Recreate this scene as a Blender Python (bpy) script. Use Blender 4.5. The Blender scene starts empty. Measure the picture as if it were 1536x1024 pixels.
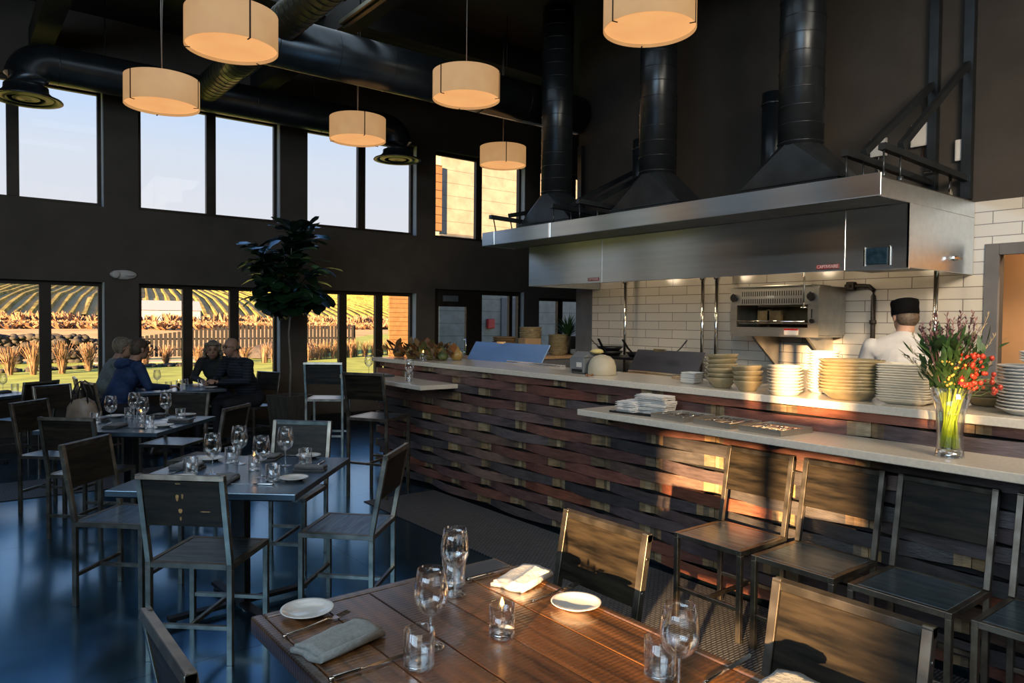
import bpy, bmesh, math, random
import numpy as np
from mathutils import Vector, Matrix
PI = math.pi
R = math.radians
rnd = random.Random(7)
C = bpy.context.scene.collection

# ------------------------------------------------------------------ materials
def nodes(name):
    m = bpy.data.materials.new(name); m.use_nodes = True
    nt = m.node_tree; nt.nodes.clear()
    out = nt.nodes.new('ShaderNodeOutputMaterial')
    return m, nt, out

def ramp(nt, fac, stops):
    r = nt.nodes.new('ShaderNodeValToRGB')
    e = r.color_ramp.elements
    while len(e) < len(stops): e.new(0.5)
    for el, (p, c) in zip(e, stops):
        el.position = p; el.color = (c[0], c[1], c[2], 1)
    nt.links.new(fac, r.inputs[0]); return r.outputs[0]

def mat(name, col, rough=.5, metal=0., var=.25, scale=8., stretch=(1, 1, 1), bump=0., bscale=None, spec=.5, coat=0., coatr=.1,
        ior=None, bior=None, tint=None, attr=False, rvar=0., emit=None, estr=0., trans=0., sheen=0., detail=4, aniso=0., saw=0., alpha=1.):
    """principled surface whose colour, roughness and relief are broken up by noise in object space"""
    m, nt, out = nodes(name)
    b = nt.nodes.new('ShaderNodeBsdfPrincipled'); L = nt.links
    tc = nt.nodes.new('ShaderNodeTexCoord'); mp = nt.nodes.new('ShaderNodeMapping')
    mp.inputs['Scale'].default_value = stretch
    L.new(tc.outputs['Object'], mp.inputs[0])
    n = nt.nodes.new('ShaderNodeTexNoise'); n.inputs['Scale'].default_value = scale; n.inputs['Detail'].default_value = detail
    L.new(mp.outputs[0], n.inputs['Vector'])
    lo = [max(0, c*(1-var)) for c in col]; hi = [min(1, c*(1+var)) for c in col]
    colout = ramp(nt, n.outputs['Fac'], [(.3, lo), (.7, hi)])
    if attr:
        a = nt.nodes.new('ShaderNodeAttribute'); a.attribute_name = 'tint'
        mx = nt.nodes.new('ShaderNodeMix'); mx.data_type = 'RGBA'; mx.blend_type = 'MULTIPLY'; mx.inputs[0].default_value = 1
        L.new(a.outputs['Color'], mx.inputs[6]); L.new(colout, mx.inputs[7]); colout = mx.outputs[2]
    L.new(colout, b.inputs['Base Color'])
    b.inputs['Roughness'].default_value = rough; b.inputs['Metallic'].default_value = metal
    if rvar:
        mr = nt.nodes.new('ShaderNodeMapRange'); mr.inputs[3].default_value = max(0, rough-rvar); mr.inputs[4].default_value = rough+rvar
        L.new(n.outputs['Fac'], mr.inputs[0]); L.new(mr.outputs[0], b.inputs['Roughness'])
    b.inputs['Specular IOR Level'].default_value = spec
    b.inputs['Coat Weight'].default_value = coat; b.inputs['Coat Roughness'].default_value = coatr
    if aniso:
        b.inputs['Anisotropic'].default_value = aniso; b.inputs['Anisotropic Rotation'].default_value = .25
        tg = nt.nodes.new('ShaderNodeTangent'); tg.direction_type = 'RADIAL'; tg.axis = 'Z'; L.new(tg.outputs[0], b.inputs['Tangent'])
    if tint: b.inputs['Specular Tint'].default_value = (*tint, 1)
    if bior: b.inputs['IOR'].default_value = bior
    if ior: b.inputs['Coat IOR'].default_value = ior
    b.inputs['Transmission Weight'].default_value = trans
    b.inputs['Sheen Weight'].default_value = sheen
    b.inputs['Alpha'].default_value = alpha
    if emit: b.inputs['Emission Color'].default_value = (*emit, 1); b.inputs['Emission Strength'].default_value = estr
    if bump:
        n2 = n
        if bscale:
            n2 = nt.nodes.new('ShaderNodeTexNoise'); n2.inputs['Scale'].default_value = bscale; L.new(mp.outputs[0], n2.inputs['Vector'])
        bp = nt.nodes.new('ShaderNodeBump'); bp.inputs['Strength'].default_value = bump; bp.inputs['Distance'].default_value = .01
        hsrc = n2.outputs['Fac']
        if saw:
            wv = nt.nodes.new('ShaderNodeTexWave'); wv.bands_direction = 'Y'; wv.inputs['Scale'].default_value = saw; wv.inputs['Distortion'].default_value = 1.5; wv.inputs['Detail Scale'].default_value = 3
            L.new(tc.outputs['Object'], wv.inputs['Vector'])
            ad = nt.nodes.new('ShaderNodeMath'); ad.operation = 'MULTIPLY_ADD'; ad.inputs[1].default_value = .22; L.new(wv.outputs['Fac'], ad.inputs[0]); L.new(hsrc, ad.inputs[2]); hsrc = ad.outputs[0]
        L.new(hsrc, bp.inputs['Height']); L.new(bp.outputs[0], b.inputs['Normal'])
    L.new(b.outputs[0], out.inputs[0])
    return m

def glassmat(name, tintc=(1, 1, 1), refl=.10, edge=.55, rough=.0):
    """thin clear glass: see-through, with reflections that grow towards grazing angles"""
    m, nt, out = nodes(name); L = nt.links
    t = nt.nodes.new('ShaderNodeBsdfTransparent'); t.inputs[0].default_value = (*tintc, 1)
    g = nt.nodes.new('ShaderNodeBsdfGlossy'); g.inputs['Roughness'].default_value = rough; g.inputs[0].default_value = (1, 1, 1, 1)
    lw = nt.nodes.new('ShaderNodeLayerWeight'); lw.inputs[0].default_value = .35
    nz = nt.nodes.new('ShaderNodeTexNoise'); nz.inputs['Scale'].default_value = 6
    mr = nt.nodes.new('ShaderNodeMapRange'); mr.inputs[3].default_value = refl; mr.inputs[4].default_value = edge
    L.new(lw.outputs['Facing'], mr.inputs[0])
    ma = nt.nodes.new('ShaderNodeMath'); ma.operation = 'MULTIPLY_ADD'; ma.inputs[1].default_value = .02; ma.use_clamp = True
    L.new(nz.outputs['Fac'], ma.inputs[0]); L.new(mr.outputs[0], ma.inputs[2])
    mx = nt.nodes.new('ShaderNodeMixShader')
    L.new(ma.outputs[0], mx.inputs[0]); L.new(t.outputs[0], mx.inputs[1]); L.new(g.outputs[0], mx.inputs[2])
    L.new(mx.outputs[0], out.inputs[0]); return m

def emat(name, col, st, var=.15, scale=6, diff=None):
    """glowing translucent surface, e.g. a lit lamp shade"""
    m, nt, out = nodes(name); L = nt.links
    n = nt.nodes.new('ShaderNodeTexNoise'); n.inputs['Scale'].default_value = scale
    tc = nt.nodes.new('ShaderNodeTexCoord'); L.new(tc.outputs['Object'], n.inputs['Vector'])
    c = ramp(nt, n.outputs['Fac'], [(.25, [x*(1-var) for x in col]), (.75, [min(1, x*(1+var)) for x in col])])
    e = nt.nodes.new('ShaderNodeEmission'); e.inputs[1].default_value = st; L.new(c, e.inputs[0])
    d = nt.nodes.new('ShaderNodeBsdfDiffuse'); d.inputs[0].default_value = (*(diff or col), 1)
    a = nt.nodes.new('ShaderNodeAddShader'); L.new(e.outputs[0], a.inputs[0]); L.new(d.outputs[0], a.inputs[1])
    L.new(a.outputs[0], out.inputs[0]); return m

def tilemat(name):
    m, nt, out = nodes(name); L = nt.links
    b = nt.nodes.new('ShaderNodeBsdfPrincipled'); tc = nt.nodes.new('ShaderNodeTexCoord')
    sp = nt.nodes.new('ShaderNodeSeparateXYZ'); L.new(tc.outputs['Object'], sp.inputs[0])
    cb = nt.nodes.new('ShaderNodeCombineXYZ'); L.new(sp.outputs['Y'], cb.inputs['X']); L.new(sp.outputs['Z'], cb.inputs['Y'])
    br = nt.nodes.new('ShaderNodeTexBrick'); L.new(cb.outputs[0], br.inputs['Vector'])
    br.inputs['Scale'].default_value = 1; br.inputs['Brick Width'].default_value = .395; br.inputs['Row Height'].default_value = .0978
    br.inputs['Mortar Size'].default_value = .0035; br.inputs['Mortar Smooth'].default_value = .2
    br.inputs['Color1'].default_value = (.62, .58, .50, 1); br.inputs['Color2'].default_value = (.55, .51, .44, 1); br.inputs['Mortar'].default_value = (.17, .15, .12, 1)
    L.new(br.outputs['Color'], b.inputs['Base Color']); b.inputs['Roughness'].default_value = .16
    n = nt.nodes.new('ShaderNodeTexNoise'); n.inputs['Scale'].default_value = 3; L.new(cb.outputs[0], n.inputs['Vector'])
    mth = nt.nodes.new('ShaderNodeMath'); mth.operation = 'MULTIPLY_ADD'; mth.inputs[1].default_value = -1.
    L.new(br.outputs['Fac'], mth.inputs[0]); L.new(n.outputs['Fac'], mth.inputs[2])
    bp = nt.nodes.new('ShaderNodeBump'); bp.inputs['Strength'].default_value = .35; bp.inputs['Distance'].default_value = .004
    L.new(mth.outputs[0], bp.inputs['Height']); L.new(bp.outputs[0], b.inputs['Normal'])
    L.new(b.outputs[0], out.inputs[0]); return m

def floormat(name):
    m, nt, out = nodes(name); L = nt.links
    b = nt.nodes.new('ShaderNodeBsdfPrincipled'); tc = nt.nodes.new('ShaderNodeTexCoord')
    n = nt.nodes.new('ShaderNodeTexNoise'); n.inputs['Scale'].default_value = 1.6; n.inputs['Detail'].default_value = 7; n.inputs['Roughness'].default_value = .65
    L.new(tc.outputs['Object'], n.inputs['Vector'])
    br = nt.nodes.new('ShaderNodeTexBrick'); br.offset = 0
    mp = nt.nodes.new('ShaderNodeMapping'); mp.inputs['Location'].default_value = (.35, -.98, 0); L.new(tc.outputs['Object'], mp.inputs[0]); L.new(mp.outputs[0], br.inputs['Vector'])
    br.inputs['Scale'].default_value = 1; br.inputs['Brick Width'].default_value = 2.43; br.inputs['Row Height'].default_value = 2.43
    br.inputs['Mortar Size'].default_value = .004; br.inputs['Mortar Smooth'].default_value = .1
    br.inputs['Color1'].default_value = (1, 1, 1, 1); br.inputs['Color2'].default_value = (1, 1, 1, 1); br.inputs['Mortar'].default_value = (.15, .15, .15, 1)
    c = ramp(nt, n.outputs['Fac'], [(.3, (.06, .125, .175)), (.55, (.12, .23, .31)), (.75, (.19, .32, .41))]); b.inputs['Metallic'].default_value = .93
    mx = nt.nodes.new('ShaderNodeMix'); mx.data_type = 'RGBA'; mx.blend_type = 'MULTIPLY'; mx.inputs[0].default_value = 1
    L.new(c, mx.inputs[6]); L.new(br.outputs['Color'], mx.inputs[7]); L.new(mx.outputs[2], b.inputs['Base Color'])
    mr = nt.nodes.new('ShaderNodeMapRange'); mr.inputs[3].default_value = .15; mr.inputs[4].default_value = .32
    L.new(n.outputs['Fac'], mr.inputs[0]); L.new(mr.outputs[0], b.inputs['Roughness'])
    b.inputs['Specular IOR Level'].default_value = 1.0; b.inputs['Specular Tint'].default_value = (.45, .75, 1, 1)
    b.inputs['Coat Weight'].default_value = .6; b.inputs['Coat IOR'].default_value = 1.7; b.inputs['Coat Roughness'].default_value = .13
    bp = nt.nodes.new('ShaderNodeBump'); bp.inputs['Strength'].default_value = .06; bp.inputs['Distance'].default_value = .01
    L.new(n.outputs['Fac'], bp.inputs['Height']); L.new(bp.outputs[0], b.inputs['Normal'])
    L.new(b.outputs[0], out.inputs[0]); return m

def wavemat(name, c1, c2, sc, axis='X', rough=.6, distort=0., dscale=2., bump=0., spec=.4, profile='SIN', rot=(0, 0, 0), stops=(.35, .65)):
    """two-tone banded surface (boards, woven mats, siding)"""
    m, nt, out = nodes(name); L = nt.links
    b = nt.nodes.new('ShaderNodeBsdfPrincipled'); tc = nt.nodes.new('ShaderNodeTexCoord')
    mp = nt.nodes.new('ShaderNodeMapping'); mp.inputs['Rotation'].default_value = rot; L.new(tc.outputs['Object'], mp.inputs[0])
    w = nt.nodes.new('ShaderNodeTexWave'); w.bands_direction = axis; w.wave_profile = profile
    w.inputs['Scale'].default_value = sc; w.inputs['Distortion'].default_value = distort; w.inputs['Detail Scale'].default_value = dscale
    L.new(mp.outputs[0], w.inputs['Vector'])
    n = nt.nodes.new('ShaderNodeTexNoise'); n.inputs['Scale'].default_value = 5; L.new(tc.outputs['Object'], n.inputs['Vector'])
    c = ramp(nt, w.outputs['Fac'], [(stops[0], c1), (stops[1], c2)])
    mx = nt.nodes.new('ShaderNodeMix'); mx.data_type = 'RGBA'; mx.blend_type = 'OVERLAY'; mx.inputs[0].default_value = .35
    L.new(c, mx.inputs[6]); L.new(n.outputs['Fac'], mx.inputs[7]); L.new(mx.outputs[2], b.inputs['Base Color'])
    b.inputs['Roughness'].default_value = rough; b.inputs['Specular IOR Level'].default_value = spec
    if bump:
        bp = nt.nodes.new('ShaderNodeBump'); bp.inputs['Strength'].default_value = bump; bp.inputs['Distance'].default_value = .01
        L.new(w.outputs['Fac'], bp.inputs['Height']); L.new(bp.outputs[0], b.inputs['Normal'])
    L.new(b.outputs[0], out.inputs[0]); return m

def rugmat(name, c1, c2):
    """flat woven mat: two crossed fine waves"""
    m, nt, out = nodes(name); L = nt.links
    b = nt.nodes.new('ShaderNodeBsdfPrincipled'); tc = nt.nodes.new('ShaderNodeTexCoord')
    ck = nt.nodes.new('ShaderNodeTexBrick'); L.new(tc.outputs['Object'], ck.inputs['Vector'])
    ck.inputs['Scale'].default_value = 1; ck.inputs['Brick Width'].default_value = .040; ck.inputs['Row Height'].default_value = .016
    ck.inputs['Mortar Size'].default_value = .0045; ck.inputs['Mortar Smooth'].default_value = .5
    ck.inputs['Color1'].default_value = (*c2, 1); ck.inputs['Color2'].default_value = (*[x*.7 for x in c2], 1); ck.inputs['Mortar'].default_value = (*c1, 1)
    L.new(ck.outputs['Color'], b.inputs['Base Color']); b.inputs['Roughness'].default_value = .55
    bp = nt.nodes.new('ShaderNodeBump'); bp.inputs['Strength'].default_value = .5; bp.inputs['Distance'].default_value = -.004
    L.new(ck.outputs['Fac'], bp.inputs['Height']); L.new(bp.outputs[0], b.inputs['Normal'])
    L.new(b.outputs[0], out.inputs[0]); return m

M = {}
M['wall'] = mat('wall_paint', (.080, .066, .052), .8, var=.15, scale=3, bump=.05, bscale=60)
M['darkwall'] = mat('dark_wall_paint', (.042, .036, .030), .85, var=.2, scale=3)
M['greywall'] = mat('grey_wall_paint', (.13, .13, .135), .8, var=.1)
M['ceil'] = mat('ceiling_paint', (.012, .011, .010), .8, var=.2)
M['ceilboard'] = mat('ceiling_board', (.020, .018, .013), .6, var=.3, scale=2, stretch=(1, .1, 1))
M['frame'] = mat('window_frame_bronze', (.035, .026, .018), .45, var=.2, metal=.2)
M['frameblue'] = mat('window_reveal', (.42, .48, .54), .7, var=.05)
M['pane'] = glassmat('window_glass', (.98, .985, .985), .0, .005)
M['floor'] = floormat('polished_concrete')
M['tile'] = tilemat('white_wall_tile')
M['base'] = mat('baseboard_black', (.012, .010, .009), .5, var=.2)
M['steelblack'] = mat('black_duct_paint', (.045, .054, .062), .30, metal=.7, var=.25, scale=5)
M['ductband'] = mat('duct_seam', (.03, .035, .04), .3, metal=.6, var=.2)
M['spiral'] = mat('olive_spiral_duct', (.17, .165, .105), .32, metal=.7, var=.2)
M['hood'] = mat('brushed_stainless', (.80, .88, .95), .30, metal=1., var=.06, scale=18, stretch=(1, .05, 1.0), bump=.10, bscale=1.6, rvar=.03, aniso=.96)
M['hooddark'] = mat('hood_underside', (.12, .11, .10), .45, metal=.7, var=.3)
M['steel'] = mat('raw_steel', (.30, .265, .215), .33, metal=.95, var=.35, scale=14, rvar=.1)
M['chrome'] = mat('chrome', (.75, .72, .66), .12, metal=1., var=.05)
M['silver'] = mat('silverware_steel', (.72, .70, .66), .14, metal=1., var=.06)
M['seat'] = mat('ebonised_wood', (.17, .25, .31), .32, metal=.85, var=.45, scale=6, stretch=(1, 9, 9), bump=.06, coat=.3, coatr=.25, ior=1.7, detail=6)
M['back'] = mat('dark_oak_grain', (.016, .012, .007), .45, var=.85, scale=5, stretch=(1.2, 9, 9), bump=.12, spec=.3, detail=8)
M['goldknot'] = mat('golden_wood_knot', (.34, .20, .07), .5, var=.4, scale=60)
M['bolt'] = mat('bolt_head', (.35, .33, .30), .3, metal=1., var=.1)
M['t1'] = mat('oiled_walnut_boards', (.62, .62, .62), .32, var=.8, scale=5, stretch=(9, .5, 9), bump=.30, bscale=5, saw=22, coat=1, coatr=.24, ior=1.9, attr=True, detail=8)
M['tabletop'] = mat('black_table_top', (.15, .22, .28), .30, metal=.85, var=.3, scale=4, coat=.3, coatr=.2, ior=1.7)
M['tableiron'] = mat('black_iron', (.016, .016, .017), .42, metal=.5, var=.3)
M['counter'] = mat('cream_quartz', (.66, .60, .50), .22, var=.07, scale=60, coat=.3, coatr=.1)
M['stave'] = mat('reclaimed_barrel_stave', (1, 1, 1), .42, var=.5, scale=9, stretch=(6, .8, 6), bump=.25, bscale=30, attr=True, detail=7)
M['black'] = mat('matt_black', (.004, .004, .004), .8, var=.2)
M['rug'] = rugmat('woven_runner', (.012, .013, .016), (.16, .165, .17))
M['glass'] = glassmat('clear_glass', (.985, .99, .99), .035, .75)
M['glassbase'] = glassmat('thick_glass', (.90, .93, .94), .14, .9)
M['water'] = glassmat('water_in_vase', (.93, .97, .88), .05, .4)
M['wax'] = mat('candle_oil', (.6, .5, .35), .3, var=.1, trans=.5)
M['flame'] = emat('candle_flame', (1, .42, .10), 9.)
M['linen'] = mat('grey_linen', (.23, .24, .225), .9, var=.18, scale=90, bump=.3, sheen=.2)
M['linendark'] = mat('charcoal_linen', (.055, .058, .062), .9, var=.2, scale=90, bump=.3, sheen=.2)
M['linenwhite'] = mat('white_linen', (.66, .64, .60), .9, var=.08, scale=90, bump=.25, sheen=.2)
M['china'] = mat('white_china', (.70, .68, .63), .16, var=.04, coat=.4, coatr=.06)
M['chinatan'] = mat('sand_glazed_stoneware', (.30, .235, .125), .24, var=.22, scale=14, coat=.5, coatr=.1)
M['chinacream'] = mat('cream_china', (.62, .57, .46), .2, var=.08, coat=.4, coatr=.1)
M['menu'] = mat('slate_menu_card', (.10, .105, .115), .5, var=.15)
M['pend'] = emat('pendant_shade_fabric', (1, .50, .19), .38, .10, 9, (.30, .24, .17))
M['pendin'] = emat('pendant_diffuser', (1, .46, .17), .78, .08, 4, (.30, .22, .15))
M['cord'] = mat('lamp_cord', (.22, .20, .18), .6, var=.1)
M['leaf'] = mat('fig_leaf', (.008, .032, .012), .32, var=.5, scale=6, coat=.4, coatr=.2, spec=.6)
M['bark'] = mat('pale_bark', (.20, .18, .15), .8, var=.3)
M['planter'] = mat('grey_timber_planter', (.060, .052, .044), .6, var=.4, scale=5, stretch=(8, 8, .6))
M['soil'] = mat('soil', (.02, .014, .01), .95, var=.4, scale=40)
M['skin'] = mat('skin', (.42, .24, .16), .55, var=.12, scale=12)
M['lip'] = mat('lip', (.30, .11, .09), .5, var=.1)
M['eye'] = mat('eye', (.05, .04, .035), .2, var=.2)
M['hairbrown'] = mat('short_brown_hair', (.075, .050, .030), .6, var=.5, scale=60, bump=.4)
M['hairgrey'] = mat('grey_blond_hair', (.20, .16, .11), .6, var=.4, scale=50, bump=.4)
M['greyknit'] = mat('grey_green_cardigan', (.15, .18, .185), .9, var=.2, scale=50, bump=.2)
M['navy'] = mat('navy_hooded_sweatshirt', (.012, .036, .11), .8, var=.3, scale=20, bump=.15)
M['darkblouse'] = mat('dark_blouse', (.018, .020, .020), .8, var=.4, scale=25)
M['plaid'] = wavemat('dark_plaid_shirt', (.006, .009, .016), (.020, .030, .045), 9, 'Z', .8, stops=(.3, .7))
M['trouser'] = mat('dark_trousers', (.008, .009, .013), .85, var=.3)
M['shoe'] = mat('dark_shoe_leather', (.01, .008, .007), .4, var=.3)
M['chefwhite'] = mat('white_chef_jacket', (.50, .48, .46), .85, var=.07, scale=14, bump=.15)
M['capblack'] = mat('black_cap_cloth', (.004, .004, .0045), .9, var=.3, spec=.05)
M['bag'] = mat('taupe_leather', (.30, .225, .165), .42, var=.3, scale=9, bump=.1)
M['bagdark'] = mat('dark_handle_leather', (.02, .016, .013), .4, var=.2)
M['oven'] = mat('brushed_oven_steel', (.50, .48, .43), .32, metal=.85, var=.15, scale=10, stretch=(1, .1, 1), rvar=.06)
M['ovenin'] = mat('oven_interior', (.20, .13, .05), .6, var=.6, scale=7)
M['knob'] = mat('black_bakelite', (.008, .008, .008), .35, var=.2)
M['pipe'] = mat('black_gas_pipe', (.030, .024, .019), .5, metal=.5, var=.3)
M['copper'] = mat('copper_pipe', (.45, .20, .09), .3, metal=1., var=.2)
M['red'] = mat('red_enamel', (.45, .02, .02), .4, var=.1)
M['maroon'] = mat('maroon_badge', (.20, .03, .035), .4, var=.15)
M['white'] = mat('white_plastic', (.60, .58, .54), .5, var=.05)
M['lettering'] = mat('pale_lettering', (.65, .55, .55), .5, var=.05)
M['display'] = mat('blue_black_display', (.012, .028, .045), .15, var=.4, scale=25)
M['preplid'] = mat('sky_tinted_prep_lid', (.26, .42, .68), .38, metal=.45, var=.12, scale=6, stretch=(1, .2, 1))  # blue of the reflected skylight is put into the lid's base colour
M['preplid2'] = mat('dark_prep_lid', (.10, .095, .10), .34, metal=.8, var=.2, scale=6, stretch=(1, .2, 1))
M['wood'] = mat('pale_butcher_block', (.42, .27, .14), .5, var=.25, stretch=(8, 1, 8))
M['woodbowl'] = mat('turned_wood_bowl', (.16, .10, .05), .5, var=.35, stretch=(1, 1, 6))
M['cardboard'] = mat('cardboard', (.42, .27, .14), .8, var=.1)
M['iron'] = mat('cast_iron', (.008, .008, .009), .45, metal=.3, var=.3)
M['orange'] = mat('orange_wall_paint', (.55, .30, .14), .8, var=.12, scale=2)
M['plastictan'] = mat('beige_dome_plastic', (.46, .41, .30), .45, var=.08)
M['printer'] = mat('grey_printer_plastic', (.15, .165, .175), .4, var=.1)
M['yellowrag'] = mat('pale_yellow_cloth', (.60, .52, .22), .9, var=.2, bump=.3)
M['gourd'] = mat('gourd_skin', (1, 1, 1), .4, var=.4, scale=9, attr=True, coat=.3)
M['dryleaf'] = mat('dry_autumn_leaf', (1, 1, 1), .6, var=.5, scale=12, attr=True)
M['stem'] = mat('sunglow_green_stem', (.52, .62, .03), .45, var=.35, scale=20, emit=(.55, .60, .02), estr=.05)  # weak emission stands in for sunlight glowing through the stems
M['bouqleaf'] = mat('bouquet_leaf', (.045, .10, .025), .5, var=.5, scale=30)
M['berry'] = mat('red_rose_hip', (.50, .045, .018), .3, var=.3, scale=30, coat=.4)
M['yberry'] = mat('yellow_berry', (.55, .33, .06), .4, var=.3)
M['petal'] = mat('red_petal', (.52, .04, .05), .5, var=.3)
M['plume'] = mat('dusky_plume', (.28, .13, .12), .7, var=.4)
M['straw'] = mat('dry_grass_straw', (.55, .40, .20), .7, var=.3)
M['rubber'] = mat('black_rubber', (.01, .01, .01), .6, var=.2)
# outdoors
M['lawn'] = mat('lawn_grass', (.34, .43, .07), .9, var=.35, scale=1.2, bump=.2, bscale=40)
M['field'] = mat('dry_field', (.60, .41, .17), .9, var=.35, scale=.25)
M['hill'] = mat('hill_soil_grass', (.52, .38, .15), .9, var=.3, scale=.12)
M['vine'] = mat('autumn_vines', (.24, .21, .045), .9, var=.6, scale=.4, detail=6)
M['shrub'] = mat('rust_shrub', (.30, .185, .11), .9, var=.45, scale=.8)
M['ograss'] = mat('ornamental_grass', (.25, .155, .09), .8, var=.4, scale=3)
M['stone'] = mat('dry_stone', (.055, .052, .047), .9, var=.6, scale=1.6, bump=.5)
M['barn'] = mat('white_barn_metal', (.30, .33, .39), .6, var=.05)
M['fence'] = mat('weathered_fence', (.022, .022, .024), .85, var=.25, stretch=(8, 8, 1))
M['mound'] = mat('dark_tarp_mound', (.05, .046, .045), .8, var=.3)
M['gravel'] = mat('pale_gravel', (.50, .42, .33), .9, var=.25, scale=6)
M['slat'] = wavemat('cedar_slats', (.04, .018, .007), (.22, .125, .055), 1.6, 'Z', .6, stops=(.06, .12), profile='SAW')
M['siding'] = wavemat('cream_lap_siding', (.12, .12, .10), (.27, .265, .23), 1.0, 'Z', .7, stops=(.02, .06), profile='SAW')
M['greydoor'] = mat('grey_steel_door', (.14, .145, .15), .6, var=.06)

# ------------------------------------------------------------------ mesh helpers
class MB:
    def __init__(s): s.v = []; s.f = []; s.mi = []; s.sm = []; s.tint = []
    def add(s, vs, fs, m=0, smooth=False, tint=(1, 1, 1)):
        o = len(s.v); s.v += [tuple(v) for v in vs]
        for f in fs:
            s.f.append(tuple(i+o for i in f)); s.mi.append(m); s.sm.append(smooth); s.tint.append(tint)
        return s
    def box(s, c, d, rot=None, m=0, tint=(1, 1, 1)):
        x, y, z = d[0]/2, d[1]/2, d[2]/2
        vs = [Vector(p) for p in ((-x, -y, -z), (x, -y, -z), (x, y, -z), (-x, y, -z), (-x, -y, z), (x, -y, z), (x, y, z), (-x, y, z))]
        if rot is not None: vs = [rot @ v for v in vs]
        vs = [v+Vector(c) for v in vs]
        return s.add(vs, [(0, 3, 2, 1), (4, 5, 6, 7), (0, 1, 5, 4), (1, 2, 6, 5), (2, 3, 7, 6), (3, 0, 4, 7)], m, False, tint)
    def bx(s, x0, x1, y0, y1, z0, z1, m=0, tint=(1, 1, 1)):
        return s.box(((x0+x1)/2, (y0+y1)/2, (z0+z1)/2), (abs(x1-x0), abs(y1-y0), abs(z1-z0)), None, m, tint)
    def beam(s, a, b, w, h, m=0, up=(0, 0, 1)):
        a = Vector(a); b = Vector(b); d = (b-a); L = d.length; d.normalize()
        u = Vector(up)
        if abs(d.dot(u)) > .98: u = Vector((0, 1, 0))
        x = d.cross(u).normalized(); z = x.cross(d).normalized()
        rot = Matrix((x, d, z)).transposed()
        return s.box((a+b)/2, (w, L, h), rot, m)
    def lathe(s, prof, n=24, c=(0, 0, 0), m=0, smooth=True, cap=True, rot=None, sx=1, sy=1):
        vs = []; fs = []
        for r, z in prof:
            for i in range(n):
                a = 2*PI*i/n; vs.append(Vector((r*math.cos(a)*sx, r*math.sin(a)*sy, z)))
        for k in range(len(prof)-1):
            for i in range(n):
                j = (i+1) % n
                fs.append((k*n+i, k*n+j, (k+1)*n+j, (k+1)*n+i))
        if rot is not None: vs = [rot @ v for v in vs]
        vs = [v+Vector(c) for v in vs]
        s.add(vs, fs, m, smooth)
        if cap:
            o = len(s.v)-len(vs)
            if prof[0][0] > 1e-5: s.f.append(tuple(o+i for i in reversed(range(n)))); s.mi.append(m); s.sm.append(False); s.tint.append((1, 1, 1))
            if prof[-1][0] > 1e-5: s.f.append(tuple(o+(len(prof)-1)*n+i for i in range(n))); s.mi.append(m); s.sm.append(False); s.tint.append((1, 1, 1))
        return s
    def cyl(s, a, b, r0, r1=None, n=12, m=0, smooth=True):
        a = Vector(a); b = Vector(b); d = b-a; L = d.length
        q = Vector((0, 0, 1)).rotation_difference(d.normalized()).to_matrix()
        return s.lathe([(r0, 0), (r0 if r1 is None else r1, L)], n, a, m, smooth, True, q)
    def tube(s, pts, r, n=8, m=0, tint=(1, 1, 1)):
        pts = [Vector(p) for p in pts]; vs = []; fs = []
        up = Vector((0, 0, 1)); K = len(pts)
        for k, p in enumerate(pts):
            d = (pts[min(k+1, K-1)]-pts[max(k-1, 0)]).normalized()
            x = d.cross(up)
            if x.length < .05: x = d.cross(Vector((0, 1, 0)))
            x.normalize(); y = d.cross(x)
            rr = r[k] if isinstance(r, (list, tuple)) else r
            for i in range(n):
                a = 2*PI*i/n; vs.append(p+x*rr*math.cos(a)+y*rr*math.sin(a))
        for k in range(K-1):
            for i in range(n):
                j = (i+1) % n; fs.append((k*n+i, (k+1)*n+i, (k+1)*n+j, k*n+j))
        s.add(vs, fs, m, True, tint)
        o = len(s.v)-len(vs)
        s.f.append(tuple(o+i for i in range(n))); s.f.append(tuple(o+(K-1)*n+i for i in reversed(range(n))))
        s.mi += [m, m]; s.sm += [False, False]; s.tint += [tint, tint]
        return s
    def prism(s, poly, z0, z1, m=0, rot=None, c=(0, 0, 0), tint=(1, 1, 1)):
        n = len(poly); vs = [Vector((x, y, z0)) for x, y in poly]+[Vector((x, y, z1)) for x, y in poly]
        if rot is not None: vs = [rot @ v for v in vs]
        vs = [v+Vector(c) for v in vs]
        fs = [tuple(reversed(range(n))), tuple(range(n, 2*n))]+[(i, (i+1) % n, n+(i+1) % n, n+i) for i in range(n)]
        return s.add(vs, fs, m, False, tint)
    def ell(s, c, r, n=16, k=10, m=0, rot=None, tint=(1, 1, 1)):
        vs = [Vector((0, 0, -r[2]))]; fs = []
        for j in range(1, k):
            t = -PI/2+PI*j/k
            for i in range(n):
                a = 2*PI*i/n; vs.append(Vector((r[0]*math.cos(t)*math.cos(a), r[1]*math.cos(t)*math.sin(a), r[2]*math.sin(t))))
        vs.append(Vector((0, 0, r[2])))
        for i in range(n): fs.append((0, 1+(i+1) % n, 1+i))
        for j in range(k-2):
            for i in range(n):
                a = 1+j*n+i; b = 1+j*n+(i+1) % n; fs.append((a, b, b+n, a+n))
        o = 1+(k-2)*n
        for i in range(n): fs.append((o+i, o+(i+1) % n, len(vs)-1))
        if rot is not None: vs = [rot @ v for v in vs]
        return s.add([v+Vector(c) for v in vs], fs, m, True, tint)
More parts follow.
